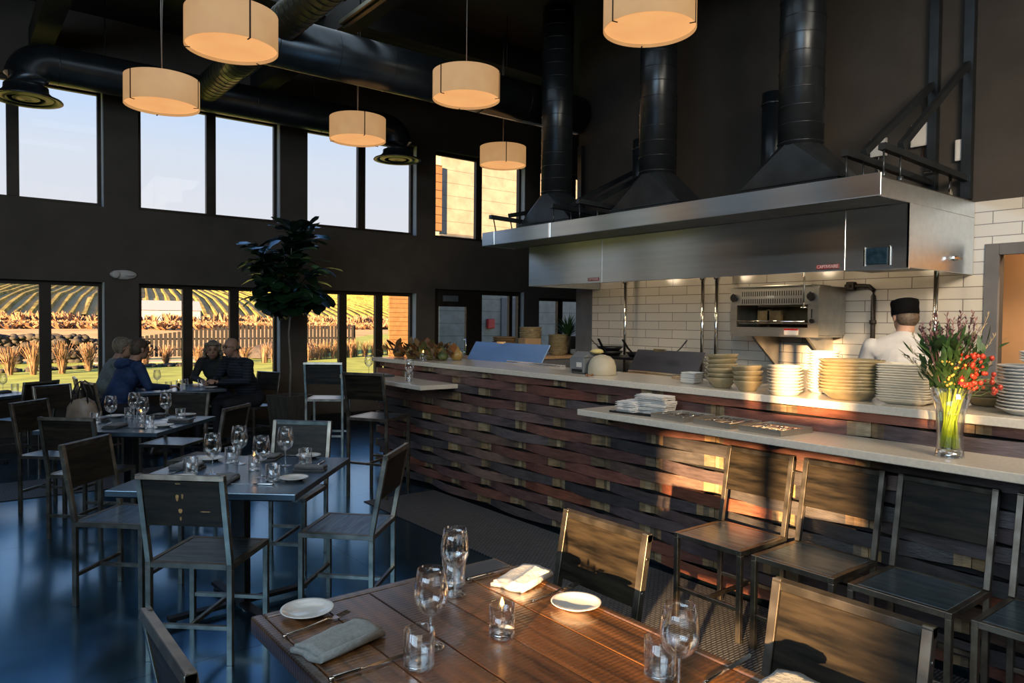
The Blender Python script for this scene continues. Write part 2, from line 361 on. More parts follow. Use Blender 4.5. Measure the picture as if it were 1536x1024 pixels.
    def mesh(s, name, mats):
        me = bpy.data.meshes.new(name); me.from_pydata(s.v, [], s.f)
        for m in mats: me.materials.append(m)
        me.polygons.foreach_set('material_index', s.mi); me.polygons.foreach_set('use_smooth', s.sm)
        if any(t != (1, 1, 1) for t in s.tint):
            at = me.color_attributes.new('tint', 'FLOAT_COLOR', 'CORNER')
            arr = []
            for f, t in zip(s.f, s.tint): arr += [t[0], t[1], t[2], 1.]*len(f)
            at.data.foreach_set('color', arr)
        me.update(); return me
    def obj(s, name, mats, parent=None, loc=None, rot=None, bevel=0., seg=2):
        if not isinstance(mats, (list, tuple)): mats = [mats]
        o = bpy.data.objects.new(name, s.mesh(name, [M[m] if isinstance(m, str) else m for m in mats])); C.objects.link(o)
        if parent is not None: o.parent = parent
        if loc is not None: o.location = loc
        if rot is not None: o.rotation_euler = rot
        if bevel:
            b = o.modifiers.new('edge', 'BEVEL'); b.width = bevel; b.segments = seg; b.limit_method = 'ANGLE'; b.angle_limit = R(40)
        return o

def tag(o, label=None, cat=None, group=None, kind=None):
    if label: o['label'] = label
    if cat: o['category'] = cat
    if group: o['group'] = group
    if kind: o['kind'] = kind
    return o
def struct(o): o['kind'] = 'structure'; return o
def empty(name, label=None, cat=None, loc=(0, 0, 0), rz=0, group=None):
    o = bpy.data.objects.new(name, None); C.objects.link(o); o.empty_display_size = .1
    o.location = loc; o.rotation_euler = (0, 0, rz)
    return tag(o, label, cat, group)
KIDS = {}
def kids(o): return [c for c in bpy.data.objects if c.parent == o]
def copy_tree(o, parent=None, _map=None):
    c = o.copy(); C.objects.link(c)
    if parent is not None: c.parent = parent
    for ch in kids(o): copy_tree(ch, c)
    return c
class Proto:
    """the first placing uses the built thing itself, every later one a copy with copied parts"""
    def __init__(s, root): s.root = root; s.used = False
    def place(s, loc, rz, label, group=None, cat=None):
        if not s.used: o = s.root; s.used = True
        else: o = copy_tree(s.root)
        o.location = loc; o.rotation_euler = (0, 0, rz)
        o['label'] = label
        if group: o['group'] = group
        return o
# ------------------------------------------------------------------ camera
cam = bpy.data.cameras.new('camera'); camo = bpy.data.objects.new('camera', cam); C.objects.link(camo)
cam.sensor_width = 36; cam.lens = 36*1087.8/1536; cam.clip_start = .05; cam.clip_end = 1500
yaw, pit, rol = R(38.082), R(-1.613), R(.534)
fw = Vector((math.sin(yaw)*math.cos(pit), math.cos(yaw)*math.cos(pit), math.sin(pit)))
rt = Vector((math.cos(yaw), -math.sin(yaw), 0)); upv = rt.cross(fw)
rt2 = math.cos(rol)*rt+math.sin(rol)*upv; up2 = -math.sin(rol)*rt+math.cos(rol)*upv
mw = Matrix((rt2, up2, -fw)).transposed().to_4x4(); mw.translation = (0, 0, 1.55)
camo.matrix_world = mw
bpy.context.scene.camera = camo

# ------------------------------------------------------------------ room shell
CEIL = 5.15
fl = struct(MB().bx(-4.25, 10.5, -4.25, 10.25, -.1, 0).obj('floor', 'floor'))
cl = struct(MB().bx(-4.25, 10.5, -4.25, 10.25, CEIL, CEIL+.15).obj('ceiling', 'ceilboard'))
# far wall: piers and bands around the window bays (inner face Y = 10)
BAYS = [(-2.44, -.64), (-.26, 1.54), (1.92, 3.71), (4.10, 5.90), (6.25, 8.10), (8.45, 10.25)]
LZ, UZ = (.62, 1.975), (2.885, 4.29)
w = MB()
def wallx(x0, x1, z0, z1): w.bx(x0, x1, 10, 10.25, z0, z1)
wallx(-4.25, 10.5, UZ[1], CEIL); wallx(-4.25, 10.5, 2.06, UZ[0])
prev = -4.25
for i, (a, b) in enumerate(BAYS):
    wallx(prev, a, 0, 2.06); wallx(prev, a, UZ[0], UZ[1]); prev = b
    if i == 4: continue
    wallx(a, b, 0, LZ[0]); wallx(a, b, LZ[1], 2.06)
wallx(prev, 10.5, 0, 2.06); wallx(prev, 10.5, UZ[0], UZ[1])
struct(w.obj('wall_far', 'wall'))
struct(MB().bx(-4.24, 6.24, 9.965, 9.999, 0, .17).obj('baseboard_far', 'base'))
# kitchen wall X = 6.5 (dark above, tiled below), its grey end strip, and the lit doorway
w = MB(); w.bx(6.5, 6.7, 2.16, 6.93, 0, CEIL); w.bx(6.5, 6.7, -4.25, 1.0, 0, CEIL); w.bx(6.5, 6.7, 1.0, 2.16, 2.12, CEIL)
struct(w.obj('wall_kitchen', 'darkwall'))
struct(MB().bx(6.488, 6.5, 6.62, 6.935, 0, 2.6).obj('trim_1', 'greywall'))
w = MB(); w.bx(6.475, 6.5, 2.22, 6.62, 0, 2.53); w.bx(6.475, 6.5, -3, 2.22, 2.19, 2.53); w.bx(6.475, 6.5, -3, .94, 0, 2.19)
struct(w.obj('trim_2', 'tile'))
w = MB(); w.bx(6.46, 6.5, 2.12, 2.22, 0, 2.19); w.bx(6.46, 6.5, .94, 2.12, 2.1, 2.19); w.bx(6.46, 6.5, .94, 1.02, 0, 2.1)
struct(w.obj('door_2', 'greywall', bevel=.004))
struct(MB().bx(7.6, 7.7, -1.5, 3.0, 0, 3).obj('wall_corridor', 'orange'))
# right, back and left walls
struct(MB().bx(10.5, 10.6, 6.9, 10.25, 0, CEIL).obj('wall_right', 'wall'))
struct(MB().bx(6.7, 10.5, 6.83, 6.93, 0, CEIL).obj('wall_right', 'greywall'))
struct(MB().bx(-4.25, 6.7, -4.25, -4, 0, CEIL).obj('wall_back', 'wall'))
LB = [(-2.95, -.75), (-.4, 1.4), (1.75, 3.55)]
w = MB(); prev = -4.25
w.bx(-4.25, -4, -4.25, 10.25, UZ[1], CEIL); w.bx(-4.25, -4, -4.25, 10.25, 2.27, 2.4)
for a, b in LB:
    w.bx(-4.25, -4, prev, a, 0, 2.27); w.bx(-4.25, -4, prev, a, 2.4, UZ[1]); prev = b
    w.bx(-4.25, -4, a, b, 0, .62)
w.bx(-4.25, -4, prev, 10.25, 0, 2.27); w.bx(-4.25, -4, prev, 10.25, 2.4, UZ[1])
struct(w.obj('wall_left', 'wall'))

WN = [0]
def window(x0, x1, z0, z1, n, y=10.14):
    WN[0] += 1
    f = MB(); t = .05
    f.bx(x0, x1, y-.03, y+.03, z1-t, z1); f.bx(x0, x1, y-.03, y+.03, z0, z0+t)
    f.bx(x0, x0+t, y-.03, y+.03, z0+t, z1-t); f.bx(x1-t, x1, y-.03, y+.03, z0+t, z1-t)
    wd = (x1-x0)/n
    for k in range(1, n): f.bx(x0+k*wd-.06, x0+k*wd+.06, y-.04, y+.03, z0+t, z1-t)
    o = struct(f.obj('window_%d' % WN[0], 'frame'))
    # painted side and head returns of the opening
    for k in range(n):
        a = x0+k*wd+(.06 if k else t); b = x0+(k+1)*wd-(.06 if k < n-1 else t)
        struct(MB().bx(a, b, y-.004, y+.004, z0+t, z1-t).obj('window_pane', 'pane', o))
    return o
for i, (a, b) in enumerate(BAYS):
    if i != 4: window(a, b, LZ[0], LZ[1], 3)
    if i < 6: window(a, b, UZ[0], UZ[1], 2)
r = MB()
for i, (a, b) in enumerate(BAYS):
    r.bx(b-.012, b-.001, 10.0, 10.1, UZ[0], UZ[1])
    if i != 4: r.bx(b-.012, b-.001, 10.0, 10.1, LZ[0], LZ[1])
struct(r.obj('trim_3', 'frameblue'))
# glazed door with closer, and the sidelight beside it
d = MB(); Y0, Y1 = 10.08, 10.14
d.bx(6.25, 6.37, Y0, Y1, 0, 2.06); d.bx(6.92, 7.17, Y0, Y1, 0, 2.06); d.bx(6.37, 6.92, Y0, Y1, 1.78, 2.06); d.bx(6.37, 6.92, Y0, Y1, 0, .78)
door = struct(d.obj('door_1', 'frame', bevel=.004))
struct(MB().bx(6.37, 6.92, 10.1, 10.108, .78, 1.78).obj('window_pane', 'pane', door))
cb = MB().bx(6.44, 6.72, 10.02, 10.08, 1.86, 1.96).obj('door_closer', 'printer', door, bevel=.01); struct(cb)
struct(MB().cyl((6.88, 10.02, 1.0), (6.88, 10.02, 1.25), .012).cyl((6.88, 10.02, 1.02), (6.88, 10.09, 1.02), .01).cyl((6.88, 10.02, 1.23), (6.88, 10.09, 1.23), .01).obj('door_handle', 'chrome', door))
d = MB(); d.bx(7.17, 7.24, Y0, Y1, 0, 2.06); d.bx(8.03, 8.10, Y0, Y1, 0, 2.06); d.bx(7.24, 8.03, Y0, Y1, 1.99, 2.06); d.bx(7.24, 8.03, Y0, Y1, 0, .2)
d.bx(7.83, 7.9, Y0, Y1, .2, 1.99)
WN[0] += 1
sd = struct(d.obj('window_%d' % WN[0], 'frame'))
struct(MB().bx(7.24, 8.03, 10.1, 10.108, .2, 1.99).obj('window_pane', 'pane', sd))
struct(MB().bx(8.085, 8.10, 10.0, 10.08, 0, 2.06).obj('trim_4', 'frameblue'))
# left wall windows
def windowy(y0, y1, z0, z1, n, x=-4.14):
    WN[0] += 1; f = MB(); t = .05
    f.bx(x-.03, x+.03, y0, y1, z1-t, z1); f.bx(x-.03, x+.03, y0, y1, z0, z0+t)
    f.bx(x-.03, x+.03, y0, y0+t, z0+t, z1-t); f.bx(x-.03, x+.03, y1-t, y1, z0+t, z1-t)
    wd = (y1-y0)/n
    for k in range(1, n): f.bx(x-.03, x+.03, y0+k*wd-.04, y0+k*wd+.04, z0+t, z1-t)
    o = struct(f.obj('window_%d' % WN[0], 'frame'))
    struct(MB().bx(x-.004, x+.004, y0+t, y1-t, z0+t, z1-t).obj('window_pane', 'pane', o))
for a, b in LB: windowy(a, b, .62, 2.27, 2); windowy(a, b, 2.4, UZ[1], 2)

# ceiling beams and hanging rail
bm = MB()
for y in (2.4, 4.2, 7.6): bm.bx(-4.2, 6.45, y-.09, y+.09, CEIL-.32, CEIL)
struct(bm.obj('ceiling_beam', 'ceil'))
bm = MB()
for x in (-1.6, .9, 3.4): bm.bx(x-.11, x+.11, -4, 9.98, CEIL-.55, CEIL-.325)
struct(bm.obj('ceiling_beam', 'ceil'))
t = empty('track_rail', 'slim pale metal rail hanging under the dark ceiling beside the round duct', 'ceiling rail', (3.0, 5.2, 4.32))
MB().bx(-.05, .05, -.9, 1.25, 0, .035).bx(-.012, .012, -.9, 1.25, -.02, 0).obj('rail', 'spiral', t)
for y in (-.6, .9): MB().cyl((0, y, .035), (0, y, CEIL-4.32-.002), .006).obj('hanger_rod', 'tableiron', t)

# ------------------------------------------------------------------ outdoors
def terrain(y):
    if y < 36: return -.1
    if y < 132: return -.1+(y-36)*.006
    return -.1+96*.006+(y-132)*.078
def grid(name, m, x0, x1, y0, y1, nx, ny, zf, dz=0.):
    vs = []; fs = []
    for j in range(ny+1):
        for i in range(nx+1):
            x = x0+(x1-x0)*i/nx; y = y0+(y1-y0)*j/ny
            vs.append((x, y, zf(x, y)+dz))
    for j in range(ny):
        for i in range(nx):
            a = j*(nx+1)+i; fs.append((a, a+1, a+nx+2, a+nx+1))
    return MB().add(vs, fs, 0, True).obj(name, m)
# the lawn reaches farther back towards the cedar screen
lw = MB(); edge = [(-40, 31.2), (4, 31.2), (9.5, 31.6), (15, 38), (24, 52), (34, 66), (60, 80)]
vs = [(x, 10.26, -.1) for x, y in edge]+[(x, y, terrain(y)) for x, y in edge]; n = len(edge)
struct(lw.add(vs, [(i, i+1, n+i+1, n+i) for i in range(n-1)]).obj('ground', 'lawn'))
struct(grid('field', 'field', -120, 320, 31, 134, 40, 26, lambda x, y: terrain(y)-.03+(.18*math.sin(x*.21)*math.sin(y*.3) if y > 84 else -.05)))
def hillz(x, y): return terrain(y)+(2.5*math.sin(x*.018+1)+max(0, x-80)*.03)*min(1, max(0, (y-132)/30))
struct(grid('hillside', 'hill', -420, 760, 133, 760, 60, 40, hillz))
struct(MB().bx(4.2, 9.6, 29.0, 30.3, -.1, -.07).obj('path', 'gravel'))
# vine rows climbing the hill (nobody could count them)
vr = MB(); ux = math.sin(R(11)); uy = math.cos(R(11))
for k in range(-190, 245):
    x0 = 26+k*1.95; pts = []
    for j in range(0, 32):
        s = 14*j*(1+.012*j); x = x0+s*ux; y = 138+s*uy
        if x > 128+s*.5 or x < -95-s*.2: continue
        if x > 92+s*.25 and y > 158: continue
        pts.append((x, y, hillz(x, y)-.15))
    if len(pts) < 2: continue
    vs = []; fs = []
    for p in pts:
        hgt = .62+rnd.uniform(-.2, .2); wdt = .40+rnd.uniform(-.15, .15)
        for dx, dz in ((-wdt, 0), (-wdt*.6, hgt), (wdt*.6, hgt), (wdt, 0)): vs.append((p[0]+dx*uy, p[1]-dx*ux, p[2]+dz))
    for j in range(len(pts)-1):
        for e in range(3): a = j*4+e; fs.append((a, a+1, a+5, a+4))
    vr.add(vs, fs, 0, False)
tag(vr.obj('vine_rows', 'vine'), 'autumn-yellow vine rows striping the hillside beyond the field', 'vineyard', kind='stuff')
def blob(mb, c, r, n=10, k=6, jit=.25):
    o = len(mb.v); mb.ell(c, r, n, k)
    for i in range(o, len(mb.v)):
        v = Vector(mb.v[i])-Vector(c); mb.v[i] = tuple(Vector(c)+v*(1+rnd.uniform(-jit, jit)))
sh = MB()
for k in range(2600):
    x = rnd.uniform(-25, 150); y = rnd.uniform(90, 131)
    if 17 < x < 37 and y > 122: y -= 14
    hh = rnd.uniform(.6, 1.3)*(1.7 if y > 118 else .75)
    vs = []; fs = []
    for j in range(14):
        a = rnd.uniform(0, 2*PI); w_ = rnd.uniform(.10, .22); dx = math.cos(a); dy = math.sin(a); t_ = rnd.uniform(.2, 1.1)
        vs += [(x-dy*w_, y+dx*w_, terrain(y)-.1), (x+dy*w_, y-dx*w_, terrain(y)-.1), (x+dx*t_+dy*w_*.7, y+dy*t_-dx*w_*.7, terrain(y)+hh*rnd.uniform(.5, .9)), (x+dx*t_-dy*w_*.7, y+dy*t_+dx*w_*.7, terrain(y)+hh*rnd.uniform(.6, 1))]
        o = j*4; fs.append((o, o+1, o+2, o+3))
    sh.add(vs, fs, 0, True)
tag(sh.obj('shrubs', 'shrub'), 'rust-orange scrub growing between dry field and vineyard hill', 'shrubs', kind='stuff')
# dry stone wall
sw = MB()
for k in range(1000):
    x = rnd.uniform(-9, 4.4); lay = rnd.randint(0, 6)
    s = rnd.uniform(.09, .21); blob(sw, (x, 30.4+rnd.uniform(-.25, .25), -.05+lay*.14+rnd.uniform(0, .08)), (s, s*.8, s*.6), 7, 5, .2)
tag(sw.obj('stone_wall', 'stone'), 'low dry stone wall at the far edge of the lawn', 'wall')
# barn
b = empty('barn', 'long white metal barn at the foot of the vineyard', 'barn', (26.6, 128, .45), R(-8))
MB().bx(-6.7, 6.7, -3.2, 3.2, 0, 2.3).obj('wall', 'barn', b)
MB().prism([(-3.5, 0), (3.5, 0), (0, 1.6)], -6.9, 6.9, 0, Matrix(((0, 0, 1), (1, 0, 0), (0, 1, 0))), (0, 0, 2.302)).obj('roof', 'barn', b)
# fence: boards with rails
f = empty('board_fence', 'weathered vertical board fence behind the pale path', 'fence', (9.3, 31.6, -.06))
m_ = MB()
for k in range(60):
    x = -4.2+k*.17; h = 1.32 if x > .3 else .75+.57*(x+4.2)/4.5
    m_.bx(x, x+.115, -.012, .012, .05, h)
m_.obj('board_panel', 'fence', f)
for zz in (.3, .72): MB().bx(-4.2, 6.05, .013, .05, zz, zz+.07).obj('rail', 'fence', f)
for x in (-4.2, -1.6, .35, 3.2, 6.0): MB().bx(x-.06, x+.06, .051, .13, 0, .8 if x < 0 else 1.36).obj('post', 'fence', f)
mo = MB(); mo.lathe([(1.6, 0), (1.55, .25), (1.25, .48), (.8, .62), (.3, .68), (0, .69)], 24, (0, 0, 0), 0, True, False, None, 1, .6)
o = mo.obj('mound', 'mound', loc=(11.4, 30.1, -.06)); tag(o, 'dark rounded mound in front of the board fence', 'mound')
# ornamental grasses
def grass_clump(h, n=120, spread=.42):
    mb = MB()
    for k in range(n):
        a = rnd.uniform(0, 2*PI); r0 = rnd.uniform(0, .10); lean = rnd.uniform(.05, 1)*spread*h; hh = h*rnd.uniform(.6, 1)
        w = .008; dx, dy = math.cos(a), math.sin(a); px, py = -dy*w, dx*w
        p0 = Vector((r0*dx, r0*dy, 0)); p1 = Vector((r0*dx+lean*.35*dx, r0*dy+lean*.35*dy, hh*.6)); p2 = Vector((r0*dx+lean*dx, r0*dy+lean*dy, hh))
        mb.add([p0+Vector((px, py, 0)), p0-Vector((px, py, 0)), p1+Vector((px, py, 0)), p1-Vector((px, py, 0)), p2+Vector((px*.8, py*.8, 0)), p2-Vector((px*.8, py*.8, 0))], [(0, 1, 3, 2), (2, 3, 5, 4)])
    return mb
gp = grass_clump(1.0).obj('ornamental_grass', 'ograss'); tag(gp, cat='ornamental grass')
gpos = [(1.45, 24.8, .95, 'tawny fountain grass seen through the window nearest the wall corner, outermost clump'), (1.98, 24.5, 1.15, 'tall narrow tawny grass clump just before the first window post'),
        (2.70, 24.7, 1.15, 'tall tawny grass clump just past the first window post'), (3.5, 25.6, 1.05, 'wide tawny grass clump beside the first window pier'),
        (5.35, 26.9, .8, 'small tawny grass clump behind the man in navy'), (6.05, 27.1, .85, 'brown tawny grass clump above the far wine glass'),
        (7.15, 27.3, .8, 'tawny grass clump beside the curly-haired woman'), (8.9, 27.6, .7, 'low tawny grass clump behind the bald man')]
for i, (x, y, h, lab) in enumerate(gpos):
    o = gp if i == 0 else gp.copy()
    if i: C.objects.link(o)
    o.location = (x, y, -.1); o.scale = (.9, .9, h*.85); o.rotation_euler = (0, 0, i*1.3); tag(o, lab, 'ornamental grass', 'ornamental grasses on the lawn')
mb = MB()
for k in range(46):
    x = 9.4+k*.17; g = grass_clump(.75+rnd.uniform(-.1, .1), 26, .4); yy = 27.0+(x-9.4)*.5+rnd.uniform(-.3, .3)
    mb.add([(vx+x, vy+yy, vz-.1) for vx, vy, vz in g.v], g.f)
tag(mb.obj('grass_border', 'ograss'), 'long border of tawny grasses edging the lawn', 'grass', kind='stuff')
mb = MB()
for k in range(240):
    a = rnd.random(); x = 1.2+a*6.5; y = 25.9+.9*math.sin(a*3)+rnd.uniform(-.25, .25); s = rnd.uniform(.05, .13); blob(mb, (x, y, -.06), (s, s, s*.6), 6, 4)
tag(mb.obj('border_stones', 'stone'), 'scattered stones around the lawn grasses', 'stones', kind='stuff')
# cedar volume and lap-sided wing with door, alarm box and notice
s_ = empty('cedar_screen', 'orange cedar slat screen wall at the end of the lawn', 'screen wall', (16.56, 28, -.1))
MB().bx(-1.40, 1.33, -.05, .05, 0, 5.1).obj('slat_panel', 'slat', s_)
MB().bx(-1.42, 1.35, -.08, .08, 5.101, 5.45).obj('cap_rail', 'slat', s_)
for x in (-1.35, -.2, 1.0): MB().bx(x, x+.1, .051, .15, 0, 5.1).obj('post', 'fence', s_)
s_ = empty('sided_building', 'cream lap-sided wing with a grey service door beyond the glass door', 'building', (15, 15.2, -.1))
MB().bx(-5.42, 6, -.1, .25, 0, 5.75).obj('wall', 'siding', s_)
MB().bx(-5.5, 6.1, -.2, .3, 5.751, 5.9).obj('roof', 'ceil', s_)
dd = MB().bx(-3.55, -2.55, -.14, -.101, .1, 2.25).obj('door', 'greydoor', s_)
MB().bx(-2.98, -2.72, -.146, -.1405, 1.55, 1.75).obj('notice', 'white', dd)
MB().bx(-4.02, -3.8, -.2, -.101, 1.45, 1.7).obj('alarm_box', 'red', s_, bevel=.02)
w_ = empty('cedar_parapet', 'orange cedar parapet block beside the sided building', 'parapet', (9.42, 15.0, 3.7))
MB().bx(-.10, .12, -.02, .02, 0, 1.6).obj('slat_panel', 'slat', w_)
# added unseen wall; its gaps shape the low sun into patches indoors
w = MB()
def cw(y0, y1, *holes):
    z = 0
    for a, b in holes:
        if a > z: w.bx(-10.08, -10, y0, y1, z, a)
        z = b
    w.bx(-10.08, -10, y0, y1, z, 5.6)
cw(-22, -5.93); cw(-5.93, -5.82, (3.4, 3.8)); cw(-5.82, -5.45)
cw(-5.45, -5.39, (0, 2.42), (2.73, 3.45)); cw(-5.39, -4.9, (0, 2.42), (2.73, 4.35)); cw(-4.9, -4.28, (0, 2.42), (2.73, 3.45)); cw(-4.28, 2.2)
struct(w.obj('wall_sun_blocker', 'siding'))
struct(MB().bx(-40, -4.26, -30, 10, -.15, -.1).obj('ground', 'field'))
# ------------------------------------------------------------------ chairs (face +Y, origin on the floor under the seat centre)
def make_chair(name, cat, SZ=.455, TOP=.865, W=.405, D=.40, lean=.075, foot=.155):
    t = empty(name, None, cat); q = .0125; w = W/2-q; d = D/2-q
    for sx in (-1, 1):
        MB().bx(sx*w-q, sx*w+q, d-q, d+q, 0, SZ-.026).obj('leg', 'steel', t, bevel=.0015, seg=1)
        MB().bx(sx*w-q, sx*w+q, -d-q, -d+q, 0, SZ-.026).obj('leg', 'steel', t, bevel=.0015, seg=1)
    f = MB()
    for sx in (-1, 1): f.bx(sx*w-q, sx*w+q, -D/2, D/2, SZ-.0255, SZ)
    for sy in (-1, 1): f.bx(-w+q, w-q, sy*d-q, sy*d+q, SZ-.0255, SZ)
    f.obj('seat_frame', 'steel', t, bevel=.0015, seg=1)
    MB().bx(-w+q+.002, w-q-.002, -d+q+.002, d-q-.002, SZ-.02, SZ-.001).obj('seat', 'seat', t, bevel=.002, seg=1)
    bf = MB(); H = TOP-SZ
    for sx in (-1, 1): bf.beam((sx*w, -d, SZ+.0005), (sx*w, -d-lean, TOP), 2*q, 2*q)
    bf.beam((-w-q, -d-lean, TOP-q), (w+q, -d-lean, TOP-q), 2*q, 2*q, up=(0, lean/H, 1))
    bf.obj('back_frame', 'steel', t, bevel=.0015, seg=1)
    z0, z1 = TOP-.235, TOP-.027
    def yb(z): return -d-lean*(z-SZ)/H
    p = MB().beam((0, yb(z0), z0), (0, yb(z1), z1), 2*(w-q)-.003, .016, up=(0, 1, .2))
    b = p.obj('backrest', 'back', t, bevel=.002, seg=1)
    for sx in (-1, 1):
        for z in (z0+.05, z1-.05): MB().cyl((sx*(w+q), yb(z), z), (sx*(w+q+.002), yb(z), z), .0055, n=8).obj('bolt', 'bolt', t)
    for sy in (-1, 1): MB().bx(-w+q, w-q, sy*d-.009, sy*d+.009, foot, foot+.02).obj('stretcher', 'steel', t, bevel=.0015, seg=1)
    MB().bx(-.009, .009, -d+.0095, d-.0095, foot, foot+.02).obj('stretcher', 'steel', t, bevel=.0015, seg=1)
    return t
chair = Proto(make_chair('dining_chair', 'chair'))
stool = Proto(make_chair('bar_stool', 'stool', .70, 1.095, .41, .40, .07, .29))
A45 = R(47)
def face(dx, dy): return math.atan2(-dx, dy)
T2 = (1.24, 3.92); T3 = (1.14, 6.25)
G2 = 'chairs at the square tables'
ch = [
 # T2
 ((.985, 3.56), face(.68, .73), 'steel-framed chair with knotty black backrest, nearest seat at the middle square table', G2),
 ((1.705, 3.58), face(-.70, .71), 'steel-framed chair seen edge-on beside the woven runner, its back leaning towards the bar', G2),
 ((1.72, 4.52), face(-.69, -.72), 'steel-framed chair facing us across the middle square table, before the planter', G2),
 ((.81, 4.48), face(.72, -.69), 'steel-framed chair with dark blank back at the window side of the middle square table', G2),
 # T3
 ((.83, 5.94), face(.68, .73), 'black-backed chair, back square to us, at the square table nearest the handbag', G2),
 ((1.62, 5.98), face(-.70, .71), 'steel-framed chair seen edge-on between the middle square table and the seated bald man', G2),
 ((1.60, 6.92), face(-.69, -.72), 'steel-framed chair just below the navy sweatshirt, facing us past the wine glasses', G2),
 ((.73, 6.88), face(.72, -.69), 'dark chair in front of the empty window chair, angled to the handbag table', G2),
 # T1
 ((1.525, 1.75), face(-1, 0), 'steel-framed chair drawn to the wooden table opposite the folded white napkin', 'chairs at the wooden table'),
 ((1.50, .885), face(-1, 0), 'close steel-framed chair with bold oak grain in its backrest, end of the wooden table', 'chairs at the wooden table'),
 ((.63, 1.665), face(1, 0), 'steel chair whose bare top rail pokes up at the blue-lit end of the wooden table', 'chairs at the wooden table'),
 # bar row, backs to the woven front
 ((3.20, 2.235), face(-1, 0), 'sunlit steel-framed chair backed against the bar, first of the row under the ledge', 'chairs parked against the bar'),
 ((3.20, 1.775), face(-1, 0), 'half-sunlit steel-framed chair against the bar, second of the row under the ledge', 'chairs parked against the bar'),
 ((3.20, 1.31), face(-1, 0), 'shadowed steel-framed chair against the bar, third of the row below the flower vase', 'chairs parked against the bar'),
 ((3.20, .84), face(-1, 0), 'shadowed steel-framed chair against the bar, last of the row at the picture edge', 'chairs parked against the bar'),
 # people table
 ((1.45, 8.86), face(1, .2), 'dark chair under the man in the navy hooded sweatshirt', 'chairs at the occupied window table'),
 ((1.42, 9.46), face(1, -.05), 'dark chair under the short-haired woman in grey', 'chairs at the occupied window table'),
 ((3.08, 9.22), face(-.9, -.43), 'blue-lit chair behind the bald man in the plaid shirt', 'chairs at the occupied window table'),
 ((2.78, 9.66), face(-.5, -.86), 'dark chair under the curly-haired woman by the window', 'chairs at the occupied window table'),
 ((.98, 8.36), face(.5, -.87), 'dark chair holding the taupe handbag beside the window', 'chairs at the occupied window table'),
 # T5
 ((.67, 9.37), face(-.55, .83), 'dark empty chair below the first window post, drawn to the corner table', 'chairs at the corner window table'),
]
for i, ((x, y), rz, lab, g) in enumerate(ch):
    o = chair.place((x, y, 0), rz, lab, g)
    if i == len(ch)-1:      # golden knots in the first chair's backrest
        t = chair.root; SZ, TOP = .455, .865
        def ky(z): return -.1875-.075*(z-SZ)/(TOP-SZ)-.0082
        for kx, kz, rx, rz in ((-.020, .770, .008, .024), (.004, .774, .005, .017), (-.012, .705, .0095, .015), (-.012, .826, .013, .003), (.102, .700, .024, .0026), (-.014, .668, .0045, .012)):
            MB().ell((kx, ky(kz), kz), (rx, .0011, rz), 14, 8).obj('knot', 'goldknot', t)
stool.place((3.04, 5.79, 0), face(.86, .51), 'tall black bar stool at the far bar ledge, its seat beside the woven bar front', 'tall stools at the far ledge')
stool.place((3.30, 7.46, 0), face(.59, .81), 'tall black bar stool next to the planter, seat catching window light', 'tall stools at the far ledge')

# ------------------------------------------------------------------ tables
def make_table(w=.92):
    t = empty('dining_table', None, 'table')
    MB().bx(-w/2, w/2, -w/2, w/2, .700, .73).obj('tabletop', 'tabletop', t, bevel=.003)
    MB().bx(-w/2+.03, w/2-.03, -w/2+.03, w/2-.03, .688, .6995).obj('top_plate', 'tableiron', t)
    MB().bx(-.038, .038, -.038, .038, .03, .6875).obj('pedestal', 'tableiron', t, bevel=.003)
    for k in range(4):
        a = PI/4*2*k+PI/4
        ft = MB().beam((.04*math.cos(a), .04*math.sin(a), .035), (.37*math.cos(a), .37*math.sin(a), .035), .05, .02).obj('foot', 'tableiron', t, bevel=.002)
        MB().cyl((.345*math.cos(a), .345*math.sin(a), 0), (.345*math.cos(a), .345*math.sin(a), .0245), .02, .014, 10).obj('leveler', 'rubber', ft)
    return t
table = Proto(make_table())
table.place((T2[0], T2[1], 0), A45+R(2), 'black square pedestal table set for four in the middle of the floor', 'black square pedestal tables')
table.place((T3[0], T3[1], 0), A45+R(2), 'black square pedestal table set for four nearest the handbag', 'black square pedestal tables')
table.place((2.12, 9.12, 0), 0, 'black square pedestal table where the four guests sit', 'black square pedestal tables')
table.place((.16, 9.36, 0), R(42), 'black pedestal table at the corner window, only its tip showing', 'black square pedestal tables')

# wooden table with framed planks
t1 = empty('wooden_table', 'heavy oiled plank table laid with glasses, plates and napkins closest to us', 'table', (1.063, 1.10, 0))
X0, X1, Y0, Y1 = -.415, .415, -.86, .87
m_ = MB(); tones = [(.22, .090, .028), (.13, .052, .019), (.27, .108, .030), (.17, .066, .022), (.23, .088, .026)]
npk = 5; ww = (X1-X0-.064)/npk
for k in range(npk):
    a = X0+.032+k*ww; cuts = [Y0+.03, Y1-.035]
    for j in range(1): m_.bx(a+.0012, a+ww-.0012, cuts[j]+.0012, cuts[j+1]-.0012, .706, .7395-.0008*((k+j) % 2), tint=tones[(k*3+j*2) % 5])
m_.obj('plank_top', 't1', t1, bevel=.002, seg=1)
m_ = MB()
for a, b, c_, d_ in ((X0, X0+.031, Y0, Y1), (X1-.031, X1, Y0, Y1), (X0+.0315, X1-.0315, Y1-.034, Y1), (X0+.0315, X1-.0315, Y0, Y0+.029)): m_.bx(a, b, c_, d_, .694, .741, tint=(.15, .07, .03))
m_.obj('edge_band', 't1', t1, bevel=.006)
MB().bx(X0+.035, X1-.035, Y0+.04, Y1-.04, .694, .705).obj('top_plate', 'tableiron', t1)
for y in (-.5, .5):
    MB().bx(-.04, .04, y-.04, y+.04, .02, .6935).obj('pedestal', 'tableiron', t1, bevel=.003)
    for s in (-1, 1): MB().beam((s*.041, y, .012), (s*.24, y, .012), .06, .022).obj('foot', 'tableiron', t1, bevel=.002)

